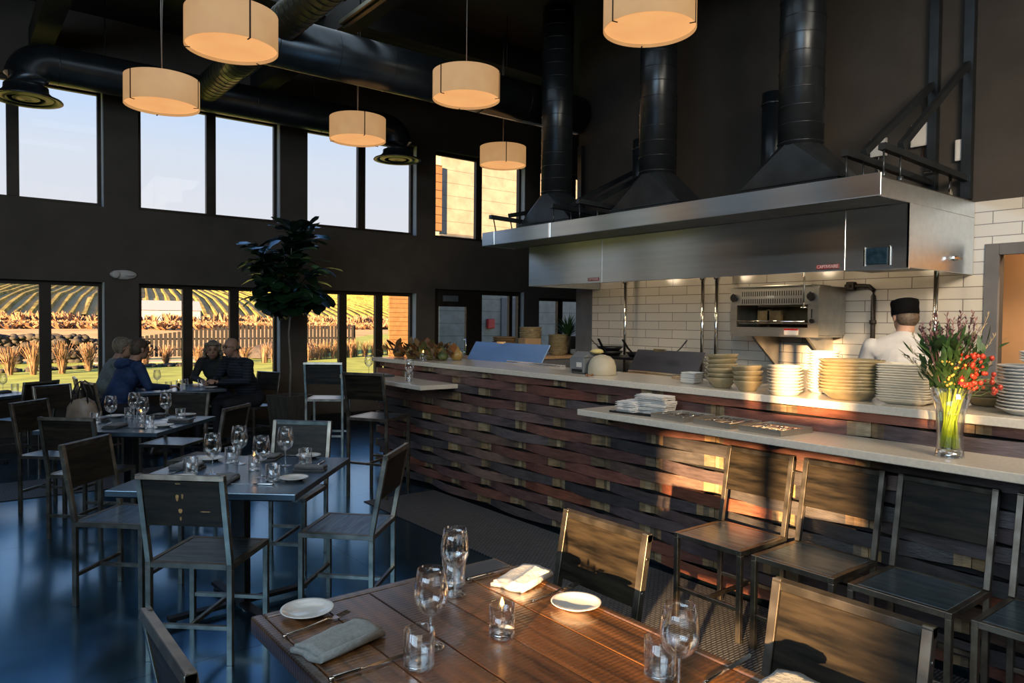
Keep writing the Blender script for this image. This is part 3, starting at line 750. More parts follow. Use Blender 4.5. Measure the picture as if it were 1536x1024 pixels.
# ------------------------------------------------------------------ tableware prototypes (origin at the base)
def make_wine(h=.195):
    t = empty('wine_glass', None, 'glass'); k = h/.195
    MB().lathe([(.005, .0765*k), (.018, .083*k), (.034, .098*k), (.0418, .118*k), (.0428, .138*k), (.0400, .162*k), (.034, .195*k), (.0328, .1952*k), (.0388, .162*k), (.0414, .138*k), (.0404, .118*k), (.0328, .1*k), (.016, .086*k), (.002, .083*k)], 28, cap=False).obj('bowl', 'glass', t)
    MB().lathe([(.0042, .076*k), (.0036, .06*k), (.0036, .02*k), (.006, .006*k)], 12, cap=False).obj('stem', 'glassbase', t)
    MB().lathe([(.034, 0), (.0345, .0015), (.02, .0035), (.0062, .006*k)], 28).obj('foot', 'glass', t)
    return t
def make_tumbler(h=.088, r=.037):
    t = empty('tumbler', None, 'glass')
    MB().lathe([(r*.985, .012), (r, h), (r-.0016, h+.0006), (r-.003, h-.001), (r-.0035, .013)], 28, cap=False).obj('wall', 'glass', t)
    MB().lathe([(r*.93, 0), (r*.98, .002), (r*.985, .0118), (r-.006, .0125), (.004, .0085)], 28).obj('base', 'glassbase', t)
    return t
def make_candle():
    t = empty('candle_glass', None, 'candle'); r = .033; h = .084
    MB().lathe([(r*.99, .018), (r, h), (r-.003, h-.001), (r-.0035, .019)], 26, cap=False).obj('wall', 'glass', t)
    MB().lathe([(r*.94, 0), (r*.99, .003), (r*.99, .0178), (.002, .0178)], 26).obj('base', 'glassbase', t)
    MB().lathe([(.008, .0185), (.009, .05), (.005, .058), (.003, .066)], 14).obj('burner', 'glass', t)
    MB().cyl((0, 0, .0665), (0, 0, .077), .0014, n=6).obj('wick', 'linen', t)
    MB().lathe([(.001, .0775), (.0055, .0835), (.0052, .089), (.001, .102)], 12).obj('flame', 'flame', t)
    return t
wine = Proto(make_wine()); tumb = Proto(make_tumbler()); candle = Proto(make_candle())
def plate_mesh(r, h, m='china'):
    return MB().lathe([(r*.52, 0), (r*.56, .0), (r*.62, .004), (r*.93, h*.86), (r, h), (r*.985, h+.002), (r*.9, h*.9), (r*.66, .0085), (r*.5, .006), (.0005, .006)], 36).mesh('plate', [M[m]])
PL = plate_mesh(.072, .016)
def newobj(name, me, loc, rz=0, label=None, cat=None, group=None):
    o = bpy.data.objects.new(name, me); C.objects.link(o); o.location = loc; o.rotation_euler = (0, 0, rz)
    return tag(o, label, cat, group)
def make_napkin(m, w=.20, l=.105, th=.0115, layers=2, bend=.006):
    """a cloth folded back on itself: each layer a soft slab joined by a rounded fold along one side"""
    mb = MB(); n = 10
    for k in range(layers):
        vs = []; fs = []
        z0 = k*(th+.0022); sl = l*(1-.05*k); ww = w*(1-.07*k)
        for j in range(n+1):
            for i in range(n+1):
                u = i/n-.5; v = j/n-.5
                ed = min(1, 4*(.5-abs(v))+.25)**.5 if k == layers-1 else 1
                vs.append((u*ww+.004*math.sin(v*9+k), v*sl+.003*math.sin(u*8+k), z0+th*ed+bend*(u+.5)**2*k*.9+.0012*math.sin(u*17+v*11)))
        nn = (n+1)**2
        for (x, y, z) in list(vs): vs.append((x, y, z0+(bend*(x/ww+.5)**2*k*.9)))
        for j in range(n):
            for i in range(n):
                a = j*(n+1)+i; b = a+n+1; fs.append((a, a+1, b+1, b)); fs.append((nn+a, nn+b, nn+b+1, nn+a+1))
        rim = [i for i in range(n+1)]+[j*(n+1)+n for j in range(1, n+1)]+[n*(n+1)+i for i in range(n-1, -1, -1)]+[j*(n+1) for j in range(n-1, 0, -1)]
        for a, b in zip(rim, rim[1:]+rim[:1]): fs.append((b, a, nn+a, nn+b))
        mb.add(vs, fs, 0, True)
    # rounded fold at the -v side
    pts = [(-w*.48, -l*.49, th*layers*.5+.001), (0, -l*.495, th*layers*.5+.001), (w*.46, -l*.49, th*layers*.5+.001)]
    mb.tube(pts, th*layers*.46, 10)
    return mb.mesh('napkin', [M[m]])
NAP = make_napkin('linen'); NAPD = make_napkin('linendark', .17, .10, .010)
def knife_mesh():
    mb = MB()
    mb.tube([(-.105, 0, .0045), (-.09, 0, .0045), (-.03, 0, .0045), (.0, 0, .004)], [.0045, .0052, .0040, .0032], 8)
    mb.prism([(.0, -.004), (.012, -.0085), (.09, -.0095), (.108, -.003), (.112, .004), (.0, .0045)], .003, .0045)
    return mb.mesh('table_knife', [M['silver']])
def fork_mesh():
    mb = MB()
    mb.tube([(-.095, 0, .004), (-.08, 0, .004), (-.02, 0, .0045), (.035, 0, .009), (.052, 0, .006)], [.0034, .0042, .003, .0026, .003], 8)
    mb.prism([(.05, -.003), (.06, -.011), (.072, -.0115), (.072, .0115), (.06, .011), (.05, .003)], .004, .0058)
    for y in (-.0098, -.0033, .0033, .0098): mb.beam((.072, y, .005), (.108, y*.9, .0095), .0026, .0018)
    return mb.mesh('table_fork', [M['silver']])
def spoon_mesh():
    mb = MB(); mb.tube([(-.085, 0, .004), (-.07, 0, .004), (0, 0, .0045), (.045, 0, .006)], [.003, .004, .0026, .0022], 8)
    mb.ell((.066, 0, .005), (.024, .016, .0035), 14, 8); return mb.mesh('table_spoon', [M['silver']])
KN, FK, SP = knife_mesh(), fork_mesh(), spoon_mesh()
ZT = .7413
# wooden table settings
wine.place((.943, 1.519, ZT), 0, 'clear wine glass standing behind the nearest water tumbler on the wooden table', 'wine glasses on the wooden table')
wine.place((1.183, 1.774, ZT), 0, 'clear wine glass at the far end of the wooden table with a tumbler behind it', 'wine glasses on the wooden table')
wine.place((1.256, 1.001, ZT), 0, 'clear wine glass before the grainy chair back, low at the picture edge', 'wine glasses on the wooden table')
tumb.place((.868, 1.449, ZT), 0, 'thick-based water tumbler beside the table knife and folded grey napkin', 'tumblers on the wooden table')
tumb.place((1.222, 1.838, ZT), 0, 'water tumbler seen through the farthest wine glass of the wooden table', 'tumblers on the wooden table')
tumb.place((1.285, 1.078, ZT), 0, 'sunlit water tumbler tucked behind the lowest wine glass on the wooden table', 'tumblers on the wooden table')
candle.place((1.119, 1.459, ZT), 0, 'lit oil candle in a small glass in the middle of the wooden table', 'table candles')
newobj('plate', PL, (.778, 1.893, ZT), 0, 'white side plate on the blue-lit corner of the wooden table', 'plate', 'side plates on the wooden table')
newobj('plate', PL, (1.405, 1.487, ZT), 0, 'white side plate in front of the chair on the bar side of the wooden table', 'plate', 'side plates on the wooden table')
newobj('napkin', NAP, (.768, 1.668, ZT), R(14), 'grey linen napkin folded beside fork and knife on the wooden table', 'napkin', 'folded napkins on the wooden table')
newobj('napkin', make_napkin('linenwhite', .175, .11, .0105), (1.41, 1.735, ZT), R(18), 'white napkin folded at the far setting of the wooden table', 'napkin', 'folded napkins on the wooden table')
newobj('napkin', NAP, (1.40, .845, ZT), R(8), 'grey napkin under the grainy chair back at the bottom edge of the picture', 'napkin', 'folded napkins on the wooden table')
newobj('table_knife', KN, (.775, 1.511, ZT), R(2), 'silver table knife pointing at the nearest tumbler', 'knife', 'cutlery on the wooden table')
newobj('table_fork', FK, (.762, 1.802, ZT), R(11), 'silver table fork between side plate and grey napkin', 'fork', 'cutlery on the wooden table')
newobj('table_knife', KN, (1.375, 1.842, ZT), R(3), 'silver table knife behind the white napkin on the wooden table', 'knife', 'cutlery on the wooden table')
newobj('table_fork', FK, (1.415, 1.592, ZT), R(6), 'silver table fork half hidden between white napkin and sunlit plate', 'fork', 'cutlery on the wooden table')
newobj('table_knife', KN, (1.43, .998, ZT), R(6), 'dark table knife in front of the grainy chair back', 'knife', 'cutlery on the wooden table')
newobj('menu_card', MB().bx(-.10, .10, -.045, .045, 0, .003).mesh('menu_card', [M['menu']]), (1.36, 1.905, ZT), R(2), 'slim dark menu card at the far end of the wooden table', 'menu')

def setting(T, name, labels):
    """four places around a square table: glass, tumbler, napkin, plate, knife"""
    z = .7305
    W = [(-.134, .035), (.257, .037), (.063, .222), (.044, -.193)]; TU = [(-.227, .10), (.362, .01), (.041, .29), (.06, -.32)]
    NP = [(-.141, -.175), (.318, -.162), (.257, .278), (-.197, .27)]; PLT = [(-.30, -.02), (.156, -.35), (.456, .19), (-.036, .43)]; KV = [(-.045, -.335), (.41, -.06), (.36, .33), (-.30, .17)]
    order = [0, 3, 1, 2]
    for k in range(4):
        who = labels[k]; a = R(49)+k*PI/2; j = order[k]
        P = lambda q: (T[0]+q[0], T[1]+q[1], z)
        o = wine.place(P(W[j]), 0, f'clear wine glass {who}', 'wine glasses on '+name); o.scale = (1.06, 1.06, 1.1)
        tumb.place(P(TU[j]), 0, f'water tumbler {who}', 'tumblers on '+name)
        newobj('napkin', NAPD, P(NP[k]), a+R(4), f'charcoal folded napkin {who}', 'napkin', 'charcoal napkins on '+name)
        newobj('plate', PL, P(PLT[k]), 0, f'white side plate {who}', 'plate', 'side plates on '+name)
        newobj('table_knife', KN, P(KV[k]), a+PI/2, f'table knife {who}', 'knife', 'knives on '+name)
    candle.place((T[0]+.069, T[1]-.006, z), 0, 'lit glass candle in the middle of '+name, 'table candles')
setting(T2, 'the middle square table', ['on the middle table before the knotty-backed chair', 'on the middle table before the edge-on chair', 'on the middle table before the chair facing us', 'on the middle table before the window-side chair'])
setting(T3, 'the handbag table', ['on the handbag table before the square-on black chair', 'on the handbag table before its edge-on chair', 'on the handbag table before the chair facing us', 'on the handbag table before the angled dark chair'])
# guests' table and corner table
z = .7305
wine.place((2.0, 9.42, z), 0, 'wine glass with a little wine between the two seated pairs', 'glasses on the guest table')
for i, (x, y, lab) in enumerate([(2.02, 8.95, 'tumbler by the navy sleeve on the guest table'), (2.28, 9.28, 'tumbler behind the candle on the guest table'), (2.42, 9.12, 'tumbler by the clasped hands on the guest table')]): tumb.place((x, y, z), 0, lab, 'glasses on the guest table')
candle.place((2.17, 9.12, z), 0, 'lit glass candle between the four guests', 'table candles')
newobj('plate', PL, (2.46, 8.86, z), 0, 'white side plate before the bald man', 'plate', 'plates on the guest table')
newobj('plate', PL, (1.90, 9.25, z), 0, 'white side plate before the grey-clad woman', 'plate', 'plates on the guest table')
def shaker(m):
    return MB().lathe([(.016, 0), (.018, .01), (.014, .05), (.0165, .058), (.0165, .07), (.008, .078)], 14).mesh('shaker', [M[m]])
newobj('pepper_shaker', shaker('black'), (2.10, 8.83, z), 0, 'small black pepper shaker on the guest table', 'shaker')
newobj('salt_shaker', shaker('china'), (2.15, 8.80, z), 0, 'small pale salt shaker on the guest table', 'shaker')
wine.place((.50, 9.62, z), 0, 'wine glass alone against the lawn on the corner table', 'glasses on the corner table')
tumb.place((.60, 9.50, z), 0, 'tumbler against the lawn on the corner table', 'glasses on the corner table')
newobj('napkin', NAPD, (.47, 9.45, z), R(40), 'charcoal napkin on the tip of the corner table', 'napkin')

# ------------------------------------------------------------------ rugs
tag(MB().bx(2.80, 3.50, -1.5, 5.6, .0, .007).obj('runner_rug', 'rug', bevel=.002, seg=1), 'black and grey woven runner lying along the bar front', 'rug', 'woven runners')
tag(MB().bx(-1.2, 1.9, 7.36, 8.15, .0, .007).obj('runner_rug', 'rug', bevel=.002, seg=1), 'black and grey woven runner crossing the floor under the handbag table', 'rug', 'woven runners')

# ------------------------------------------------------------------ pendant lamps
def make_pendant():
    t = empty('pendant_lamp', None, 'lamp'); r = .295; h = .235
    MB().lathe([(r, 0), (r, h), (r-.004, h), (r-.004, 0.0)], 48, cap=False).obj('lamp_shade', 'pend', t)
    MB().lathe([(.001, .022), (r-.006, .022), (r-.006, .028), (.001, .028)], 48, cap=False).obj('diffuser', 'pendin', t)
    for k in range(3):
        a = 2*PI*k/3+.6; c, s = math.cos(a), math.sin(a)
        MB().beam((c*(r+.003), s*(r+.003), -.006), (c*(r+.003), s*(r+.003), h+.004), .010, .003, up=(c, s, 0)).beam((c*(r+.004), s*(r+.004), -.004), (c*(r-.035), s*(r-.035), -.004), .008, .004).obj('strap', 'tableiron', t)
    sp = MB()
    for k in range(3):
        a = 2*PI*k/3+.6; sp.beam((0, 0, h-.012), (math.cos(a)*(r-.005), math.sin(a)*(r-.005), h-.012), .008, .008)
    sp.cyl((0, 0, h-.03), (0, 0, h+.03), .018).obj('spider', 'tableiron', t)
    return t
pend = Proto(make_pendant())
PZ = 3.36
plist = [((1.53, 5.01, PZ-.02), 'largest drum pendant lamp hanging over the handbag side, cut by the picture top'), ((1.48, 6.74, PZ-.02), 'drum pendant lamp hanging before the window wall, beside the olive round duct'),
         ((3.50, 7.17, PZ+.10), 'drum pendant lamp hanging next to the black duct elbow above the windows'), ((3.64, 5.33, PZ+.13), 'drum pendant lamp hanging alone before the big black cross duct'),
         ((5.67, 7.46, PZ+.18), 'smallest drum pendant lamp hanging before the sunlit siding window'), ((3.58, 3.17, PZ+.06), 'drum pendant lamp cut by the picture top above the bar')]
for k, (p, lab) in enumerate(plist):
    o = pend.place(p, k*.9, lab, 'drum pendant lamps')
    L_ = CEIL-p[2]
    sw = .05*math.sin(k*2.1)
    MB().tube([(0, 0, .266), (sw*.6, .01, .266+(L_-.27)*.35), (sw, .0, .266+(L_-.27)*.7), (0, 0, L_-.034)], .0045, 6).obj('cord', 'cord', o)
    MB().cyl((0, 0, L_-.033), (0, 0, L_-.001), .055, n=20).obj('canopy', 'tableiron', o)
# ------------------------------------------------------------------ bar: stave front, counters
bar = empty('bar', 'long bar faced with woven rows of reclaimed barrel staves', 'bar', (3.575, 0, 0))
mb = MB(); ROW = .0745; NR = 15; LEN = .905; YA, YB = -1.6, 6.74
darks = [(.15, .098, .092), (.20, .086, .062), (.066, .060, .060), (.11, .088, .088), (.26, .090, .052), (.15, .074, .066), (.19, .120, .092), (.12, .088, .090), (.22, .085, .062)]
tans = [(.42, .27, .13), (.32, .21, .11), (.50, .36, .20), (.20, .14, .085)]
for k in range(NR):
    z0 = .03+k*ROW; off = 3.956+LEN*.5*(k % 2)
    n0 = int((YA-off)/LEN)-1
    for j in range(n0, n0+13):
        a = off+j*LEN; b = a+LEN
        if b < YA+.1 or a > YB-.02: continue
        lo, hi = max(a, YA), min(b, YB); col = rnd.choice(darks); jit = rnd.uniform(.8, 1.25); col = [c*jit for c in col]
        bow = .066+rnd.uniform(-.010, .006); sag = rnd.uniform(-.011, .007); rot = rnd.uniform(-.008, .008)
        cuts = [0, .035, .075, .12]+[.12+.76*i/9 for i in range(1, 9)]+[.88, .925, .965, 1]
        ys = [lo+(hi-lo)*u for u in cuts]
        def xo(y):
            u = (y-a)/LEN; return -.012-bow*math.sin(PI*max(0, min(1, u)))**1.0
        for i in range(len(ys)-1):
            ya, yb = ys[i]+(.002 if i == 0 else 0), ys[i+1]-(.002 if i == len(ys)-2 else 0)
            tint = rnd.choice(tans) if (i < 2 or i > len(ys)-4) and (hi-lo) > .5 else col
            if i == 2 and rnd.random() < .5: tint = rnd.choice(tans)
            za, zb = z0+.0015, z0+ROW-.0025
            xa, xb = xo(ya), xo(yb); sa, sb = [sag*math.sin(PI*max(0, min(1, (q-a)/LEN))) for q in (ya, yb)]
            if k == 0: sa = sb = 0
            ta, tb = (min(zb+q, 1.122) for q in (sa, sb))
            vs = [(xa, ya, za+sa), (xb, yb, za+sb), (xb, yb, tb), (xa, ya, ta), (xa+.024, ya, za+sa), (xb+.024, yb, za+sb), (xb+.024, yb, tb), (xa+.024, ya, ta)]
            mb.add(vs, [(3, 2, 1, 0), (7, 3, 0, 4) if i == 0 else (3, 7, 6, 2), (2, 6, 7, 3), (0, 1, 5, 4), (1, 2, 6, 5)], 0, False, tint)
mb.obj('stave_front', 'stave', bar)
MB().bx(.016, .09, YA, YB, .03, 1.12).bx(.03, .09, YA, YB, 0, .03).bx(.09, .60, YA, YA+.05, 0, 1.12).bx(.09, .50, YB-.05, YB, 0, 1.12).obj('core', 'black', bar)
tag(MB().bx(3.485, 4.13, -1.65, 6.80, 1.125, 1.165).obj('bar_counter', 'counter', bevel=.004), 'long cream stone countertop running along the top of the bar', 'counter')
tag(MB().bx(3.14, 3.525, -1.65, 3.335, .962, 1.0).obj('ledge_counter', 'counter', bevel=.004), 'lower cream stone ledge under the bar top carrying trays and the flower vase', 'counter')
tag(MB().bx(3.13, 3.525, 5.23, 6.80, .962, 1.0).obj('ledge_counter', 'counter', bevel=.004), 'short lower cream stone ledge at the window end of the bar', 'counter')
for y in (-1.0, .9, 2.0, 3.1): tag(MB().bx(3.2, 3.475, y-.02, y+.02, .935, .9615).obj('ledge_bracket', 'tableiron'), None, None, None, 'structure')
tag(MB().bx(3.2, 3.475, 5.6, 5.64, .935, .9615).obj('ledge_bracket', 'tableiron'), None, None, None, 'structure')

# ------------------------------------------------------------------ exhaust hood
hd = empty('exhaust_hood', 'long stainless kitchen exhaust hood hung above the cooking line', 'exhaust hood', (0, 0, 0))
HX0, HX1, HY0, HY1 = 5.33, 6.47, 2.30, 6.5
LX = 4.87
def panel(name, m, *bxs, par=None):
    mb = MB()
    for b in bxs: mb.bx(*b)
    return mb.obj(name, m, par or hd, bevel=.003, seg=1)
panel('lip', 'hood', (LX, LX+.02, HY0-.01, 6.79, 2.405, 2.555))
panel('lip_seam', 'chrome', (LX-.003, LX-.0005, 5.60, 5.632, 2.406, 2.554)); panel('lip_seam', 'chrome', (LX-.003, LX-.0005, 6.555, 6.572, 2.406, 2.554))
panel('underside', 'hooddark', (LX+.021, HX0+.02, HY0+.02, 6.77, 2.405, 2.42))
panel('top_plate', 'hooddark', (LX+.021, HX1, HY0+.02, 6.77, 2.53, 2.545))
panel('end_cap', 'hood', (LX+.021, HX0+.02, 6.771, 6.79, 2.405, 2.555))
panel('front_skirt', 'hood', (HX0, HX0+.02, 5.315, HY1, 1.953, 2.404), (HX0, HX0+.02, HY0+.46, 5.312, 1.953, 2.404))
panel('control_cabinet', 'hood', (HX0, HX0+.02, HY0, HY0+.457, 1.945, 2.404), (HX0, HX1, HY0, HY0+.02, 1.953, 2.404), (LX+.021, HX1, HY0, HY0+.0195, 2.405, 2.5295))
panel('end_panel', 'hood', (HX0+.021, HX1, HY1-.02, HY1, 1.953, 2.404))
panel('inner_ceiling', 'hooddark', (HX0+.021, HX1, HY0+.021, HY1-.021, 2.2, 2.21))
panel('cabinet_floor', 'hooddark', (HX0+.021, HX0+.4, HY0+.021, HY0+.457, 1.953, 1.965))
cp = panel('control_panel', 'display', (HX0-.008, HX0-.001, 2.445, 2.60, 1.985, 2.105))
panel('bezel', 'chrome', (HX0-.012, HX0-.001, 2.605, 2.62, 1.975, 2.115), par=cp); panel('bezel', 'chrome', (HX0-.012, HX0-.001, 2.425, 2.44, 1.975, 2.115), par=cp)
dl = MB().cyl((6.08, HY0-.03, 2.06), (6.08, HY0-.001, 2.06), .02, n=12).beam((6.0, HY0-.03, 2.06), (6.16, HY0-.03, 2.06), .016, .016).obj('latch', 'chrome', hd)
def badge(y0, y1, z0, z1, txt):
    b = panel('maker_badge', 'maroon', (HX0-.006, HX0-.001, y0, y1, z0, z1))
    cu = bpy.data.curves.new('t', 'FONT'); cu.body = txt; cu.size = 1; cu.align_x = 'CENTER'; cu.align_y = 'CENTER'; cu.extrude = .01
    to = bpy.data.objects.new('t', cu); C.objects.link(to)
    dg = bpy.context.evaluated_depsgraph_get(); me = bpy.data.meshes.new_from_object(to.evaluated_get(dg)); bpy.data.objects.remove(to)
    xs = [v.co.x for v in me.vertices]; wdt = max(xs)-min(xs); sc = (y1-y0)*.9/wdt
    me.transform(Matrix(((0, 0, -.1, HX0-.0065), (-sc, 0, 0, (y0+y1)/2), (0, sc*1.25, 0, (z0+z1)/2), (0, 0, 0, 1))))
    me.materials.clear(); me.materials.append(M['lettering'])
    l = bpy.data.objects.new('lettering', me); C.objects.link(l); l.parent = b
badge(2.80, 2.985, 1.97, 2.005, 'CAPTIVEAIRE')
badge(5.35, 5.52, 1.975, 2.01, 'CAPTIVEAIRE')

def black_stack(y, label, x=5.62, r=.18):
    t = empty('exhaust_duct', label, 'duct', (x, y, 2.555), 0, 'round exhaust ducts on the hood')
    w2 = .43; d2 = .20
    MB().bx(-d2, d2, -w2, w2, 0, .13).bx(-d2-.015, d2+.015, -w2-.02, w2+.02, .131, .145).obj('collar', 'steelblack', t)
    vs = [(-d2, -w2, .146), (d2, -w2, .146), (d2, w2, .146), (-d2, w2, .146)]; n = 16
    vs += [(r*math.cos(2*PI*(i+.5)/n-PI*.75), r*math.sin(2*PI*(i+.5)/n-PI*.75), .46) for i in range(n)]
    fs = [(3, 2, 1, 0)]
    for i in range(n): fs.append((((i+2)//4) % 4, 4+(i+1) % n, 4+i))
    for q in range(4): fs.append((q, (q+1) % 4, 4+4*q+2))
    MB().add(vs, fs, 0, False).obj('transition', 'steelblack', t)
    rg = MB().cyl((0, 0, .455), (0, 0, CEIL-2.556), r, n=28)
    z = .48
    while z < CEIL-2.6: rg.lathe([(r-.002, z), (r+.006, z+.006), (r-.002, z+.012)], 28, m=1, cap=False); z += .145
    rg.obj('pipe', ['steelblack', 'ductband'], t)
black_stack(6.36, 'black round exhaust duct rising from the window end of the hood')
black_stack(4.85, 'black round exhaust duct rising from the middle of the hood')
black_stack(3.31, 'black round exhaust duct rising from the doorway end of the hood')
def flue(x, y, z0, z1, r, label):
    t = empty('wall_flue', label, 'flue', (x, y, z0), 0, 'thin flues on the wall')
    MB().cyl((0, 0, 0), (0, 0, z1-z0), r, n=18).obj('pipe', 'steelblack', t)
    MB().lathe([(r+.001, z1-z0-.12), (r+.012, z1-z0-.11), (r+.001, z1-z0-.09)], 18, cap=False).obj('pipe_collar', 'ductband', t)
    MB().lathe([(r+.001, .2), (r+.012, .21), (r+.001, .23)], 18, cap=False).obj('pipe_collar', 'ductband', t)
flue(6.28, 5.64, 2.546, 3.62, .11, 'short black flue on the wall between window-end and middle exhaust ducts')
flue(6.28, 3.98, 2.546, 3.75, .11, 'short black flue on the wall just behind the doorway-end exhaust duct')
# steel hangers: wall channel, arm along the hood top and diagonal brace
def hanger(y, label, ztop=3.55, dy=0.):
    t = empty('hood_hanger', label, 'bracket', (0, y, 0), 0, 'black steel hood hangers')
    MB().bx(6.43, 6.495, -.035, .035, 2.56, ztop+.75).obj('wall_channel', 'steelblack', t)
    MB().beam((6.42, 0, ztop), (5.30, 0, 2.80), .04, .05).obj('brace', 'steelblack', t)
    MB().beam((6.42, 0, 2.72), (5.02, 0, 2.76), .05, .045).obj('arm', 'steelblack', t)
    for x in (5.05, 5.30): MB().cyl((x, dy, 2.5451), (x, dy*.3, 2.737), .007, n=8).cyl((x, dy, 2.5451), (x, dy, 2.59), .022, n=8).obj('hanger_rod', 'steelblack', t)
hanger(2.62, 'black steel hood hanger with long diagonal brace, left of the two near the tile edge', 3.52)
hanger(2.36, 'black steel hood hanger with long diagonal brace at the doorway end of the hood', 3.62)
hanger(5.36, 'black steel hood hanger behind the middle exhaust duct', 3.35)
hanger(5.76, 'black steel hood hanger between window-end and middle exhaust ducts', 3.35)
hanger(6.84, 'black steel hood hanger at the window end of the hood', 3.05, -.085)
for (y, z, w_, h_, lab) in [(3.07, 3.10, .13, .16, 'grey electrical box behind the first diagonal brace'), (2.70, 3.14, .19, .19, 'white electrical box with pipe between the two diagonal braces'), (2.40, 2.96, .10, .17, 'small white alarm box at the end of the hood wall')]:
    t = empty('electrical_box', lab, 'electrical box', (6.499, y, z), 0, 'boxes on the dark wall above the hood')
    MB().bx(-.05, 0, -w_/2, w_/2, -h_/2, h_/2).obj('box', 'white', t, bevel=.006)
    MB().bx(-.054, -.0505, -w_/2+.012, w_/2-.012, -h_/2+.012, h_/2-.012).obj('cover', 'white', t)
    MB().tube([(-.02, 0, -h_/2), (-.02, .01, -h_/2-.1), (-.02, -.03, -h_/2-.2)], .006, 6).obj('conduit', 'copper' if w_ > .15 else 'white', t)
t = empty('copper_pipework', 'copper and brass valve pipework lying on the hood top beside the diagonal braces', 'pipework', (6.1, 2.72, 2.5452))
MB().tube([(0, .2, .1), (0, -.05, .1), (0, -.05, .02), (0, -.05, 0)], .014, 8).obj('pipe', 'copper', t)
MB().tube([(.1, -.15, .22), (.1, -.3, .22), (.1, -.34, .2), (.1, -.34, 0)], .022, 8).obj('elbow_pipe', 'chrome', t)
MB().bx(-.03, .03, .08, .16, .07, .13).obj('valve', 'copper', t, bevel=.01)

# ------------------------------------------------------------------ overhead air ducts
def elbow(c, r0, a0, a1, plane, n=9):
    out = []
    for i in range(n+1):
        a = a0+(a1-a0)*i/n; out.append(Vector(c)+Vector(plane[0])*r0*math.cos(a)+Vector(plane[1])*r0*math.sin(a))
    return out
def diffuser(t, x, y, z, r):
    MB().lathe([(r, .0), (r*1.02, -.05), (r*1.22, -.09), (r*1.62, -.125), (r*1.66, -.14), (r*1.45, -.135), (r*1.3, -.11)], 30, (x, y, z), cap=False).obj('diffuser', 'steelblack', t)
    MB().lathe([(r*1.22, -.125), (r*.9, -.138), (r*.85, -.125)], 30, (x, y, z), cap=False).lathe([(r*.62, -.128), (.01, -.145), (.001, -.12)], 30, (x, y, z), cap=False).obj('diffuser_cone', 'steelblack', t)
t = empty('window_duct', 'black round air duct along the window wall with a down-turned flared outlet at each end', 'duct', (0, 9.28, 4.26))
r = .205
pts = elbow((.93, 0, -.22), .22, PI, PI/2, ((1, 0, 0), (0, 0, 1)))+elbow((4.93, 0, -.22), .22, PI/2, 0, ((1, 0, 0), (0, 0, 1)))
pts[0] = Vector((.71, 0, -.28)); pts[-1] = Vector((5.15, 0, -.28))
sm = MB().tube(pts, r, 26)
diffuser(t, .71, 0, -.28, r); diffuser(t, 5.15, 0, -.28, r)
for x in (1.0, 1.9, 3.1, 4.0, 4.86):
    q = Matrix.Rotation(PI/2, 3, 'Y'); sm.lathe([(r-.002, -.008), (r+.006, 0), (r-.002, .008)], 26, (x, 0, 0), m=1, cap=False, rot=q)
sm.obj('pipe', ['steelblack', 'ductband'], t)
for x in (1.45, 3.9): MB().cyl((x, 0, r+.001), (x, 0, CEIL-4.26-.001), .005, n=6).obj('hanger_rod', 'tableiron', t)
def yduct(name, label, x, y0, y1, z, r, m, axis, seam=.1, seamm='ductband'):
    t = empty(name, label, 'duct', (x, y0, z)); L_ = y1-y0
    d = Vector((0, 1, 0)) if axis == 'Y' else Vector((1, 0, 0))
    q = Vector((0, 0, 1)).rotation_difference(d).to_matrix(); sm = MB().cyl((0, 0, 0), d*L_, r, n=30); s = .06
    while s < L_: sm.lathe([(r-.002, -.006), (r+.004, 0), (r-.002, .006)], 30, d*s, m=1, cap=False, rot=q); s += seam
    sm.obj('pipe', [m, seamm], t)
    for s in (L_*.2, L_*.75): MB().cyl(d*s+Vector((0, 0, r+.001)), d*s+Vector((0, 0, CEIL-z-.001)), .005, n=6).obj('hanger_rod', 'tableiron', t)
    return t
yduct('spiral_duct', 'olive-grey spiral round duct running from overhead to the window wall', 2.49, 7.10, 9.06, 4.27, .155, 'spiral', 'Y', .11, 'steelblack')
yduct('spiral_duct', 'olive-grey spiral round duct overhead, on our side of the black cross duct', 2.49, 2.0, 6.62, 4.27, .155, 'spiral', 'Y', .11, 'steelblack')
t = yduct('cross_duct', 'big black round duct crossing the room below the ceiling, parallel to the window wall', 1.81, 6.86, 6.86+4.6, 4.18, .235, 'steelblack', 'X', .6)

# ------------------------------------------------------------------ cooking line
def prep():
    t = empty('prep_fridge', 'stainless prep counter behind the bar with two raised lids', 'prep counter', (4.55, 4.2, 0))
    MB().bx(-.30, .40, -2.9, 2.6, .1, 1.03).bx(-.30, .40, -2.9, 2.6, 1.031, 1.06).obj('cabinet', 'hood', t, bevel=.004)
    for x in (-.25, .35):
        for y in (-2.8, 2.5): MB().cyl((x, y, 0), (x, y, .0995), .022, n=10).obj('leg', 'chrome', t)
    for nm, y0, y1, m, lab in (('lid', 1.16, 2.42, 'preplid', 'sky-blue reflecting raised lid'), ('lid', -.68, .02, 'preplid2', 'dark bronze raised lid')):
        q = Matrix.Rotation(R(-48), 3, 'Y')
        l = MB().box((0.05, (y0+y1)/2, 1.19), (.012, y1-y0, .30), Matrix.Rotation(R(32), 3, 'Y'), 0).obj(nm, m, t, bevel=.003); l['label'] = lab
        MB().box((.0, (y0+y1)/2, 1.325), (.02, .12, .02)).obj('handle', 'chrome', l)
prep()
def rail(y0, y1, lab):
    tag(MB().bx(4.05, 4.12, y0, y1, 1.1652, 1.172).bx(4.105, 4.12, y0, y1, 1.172, 1.186).obj('ticket_rail', 'chrome', bevel=.002), lab, 'rail', 'steel rails on the bar top')
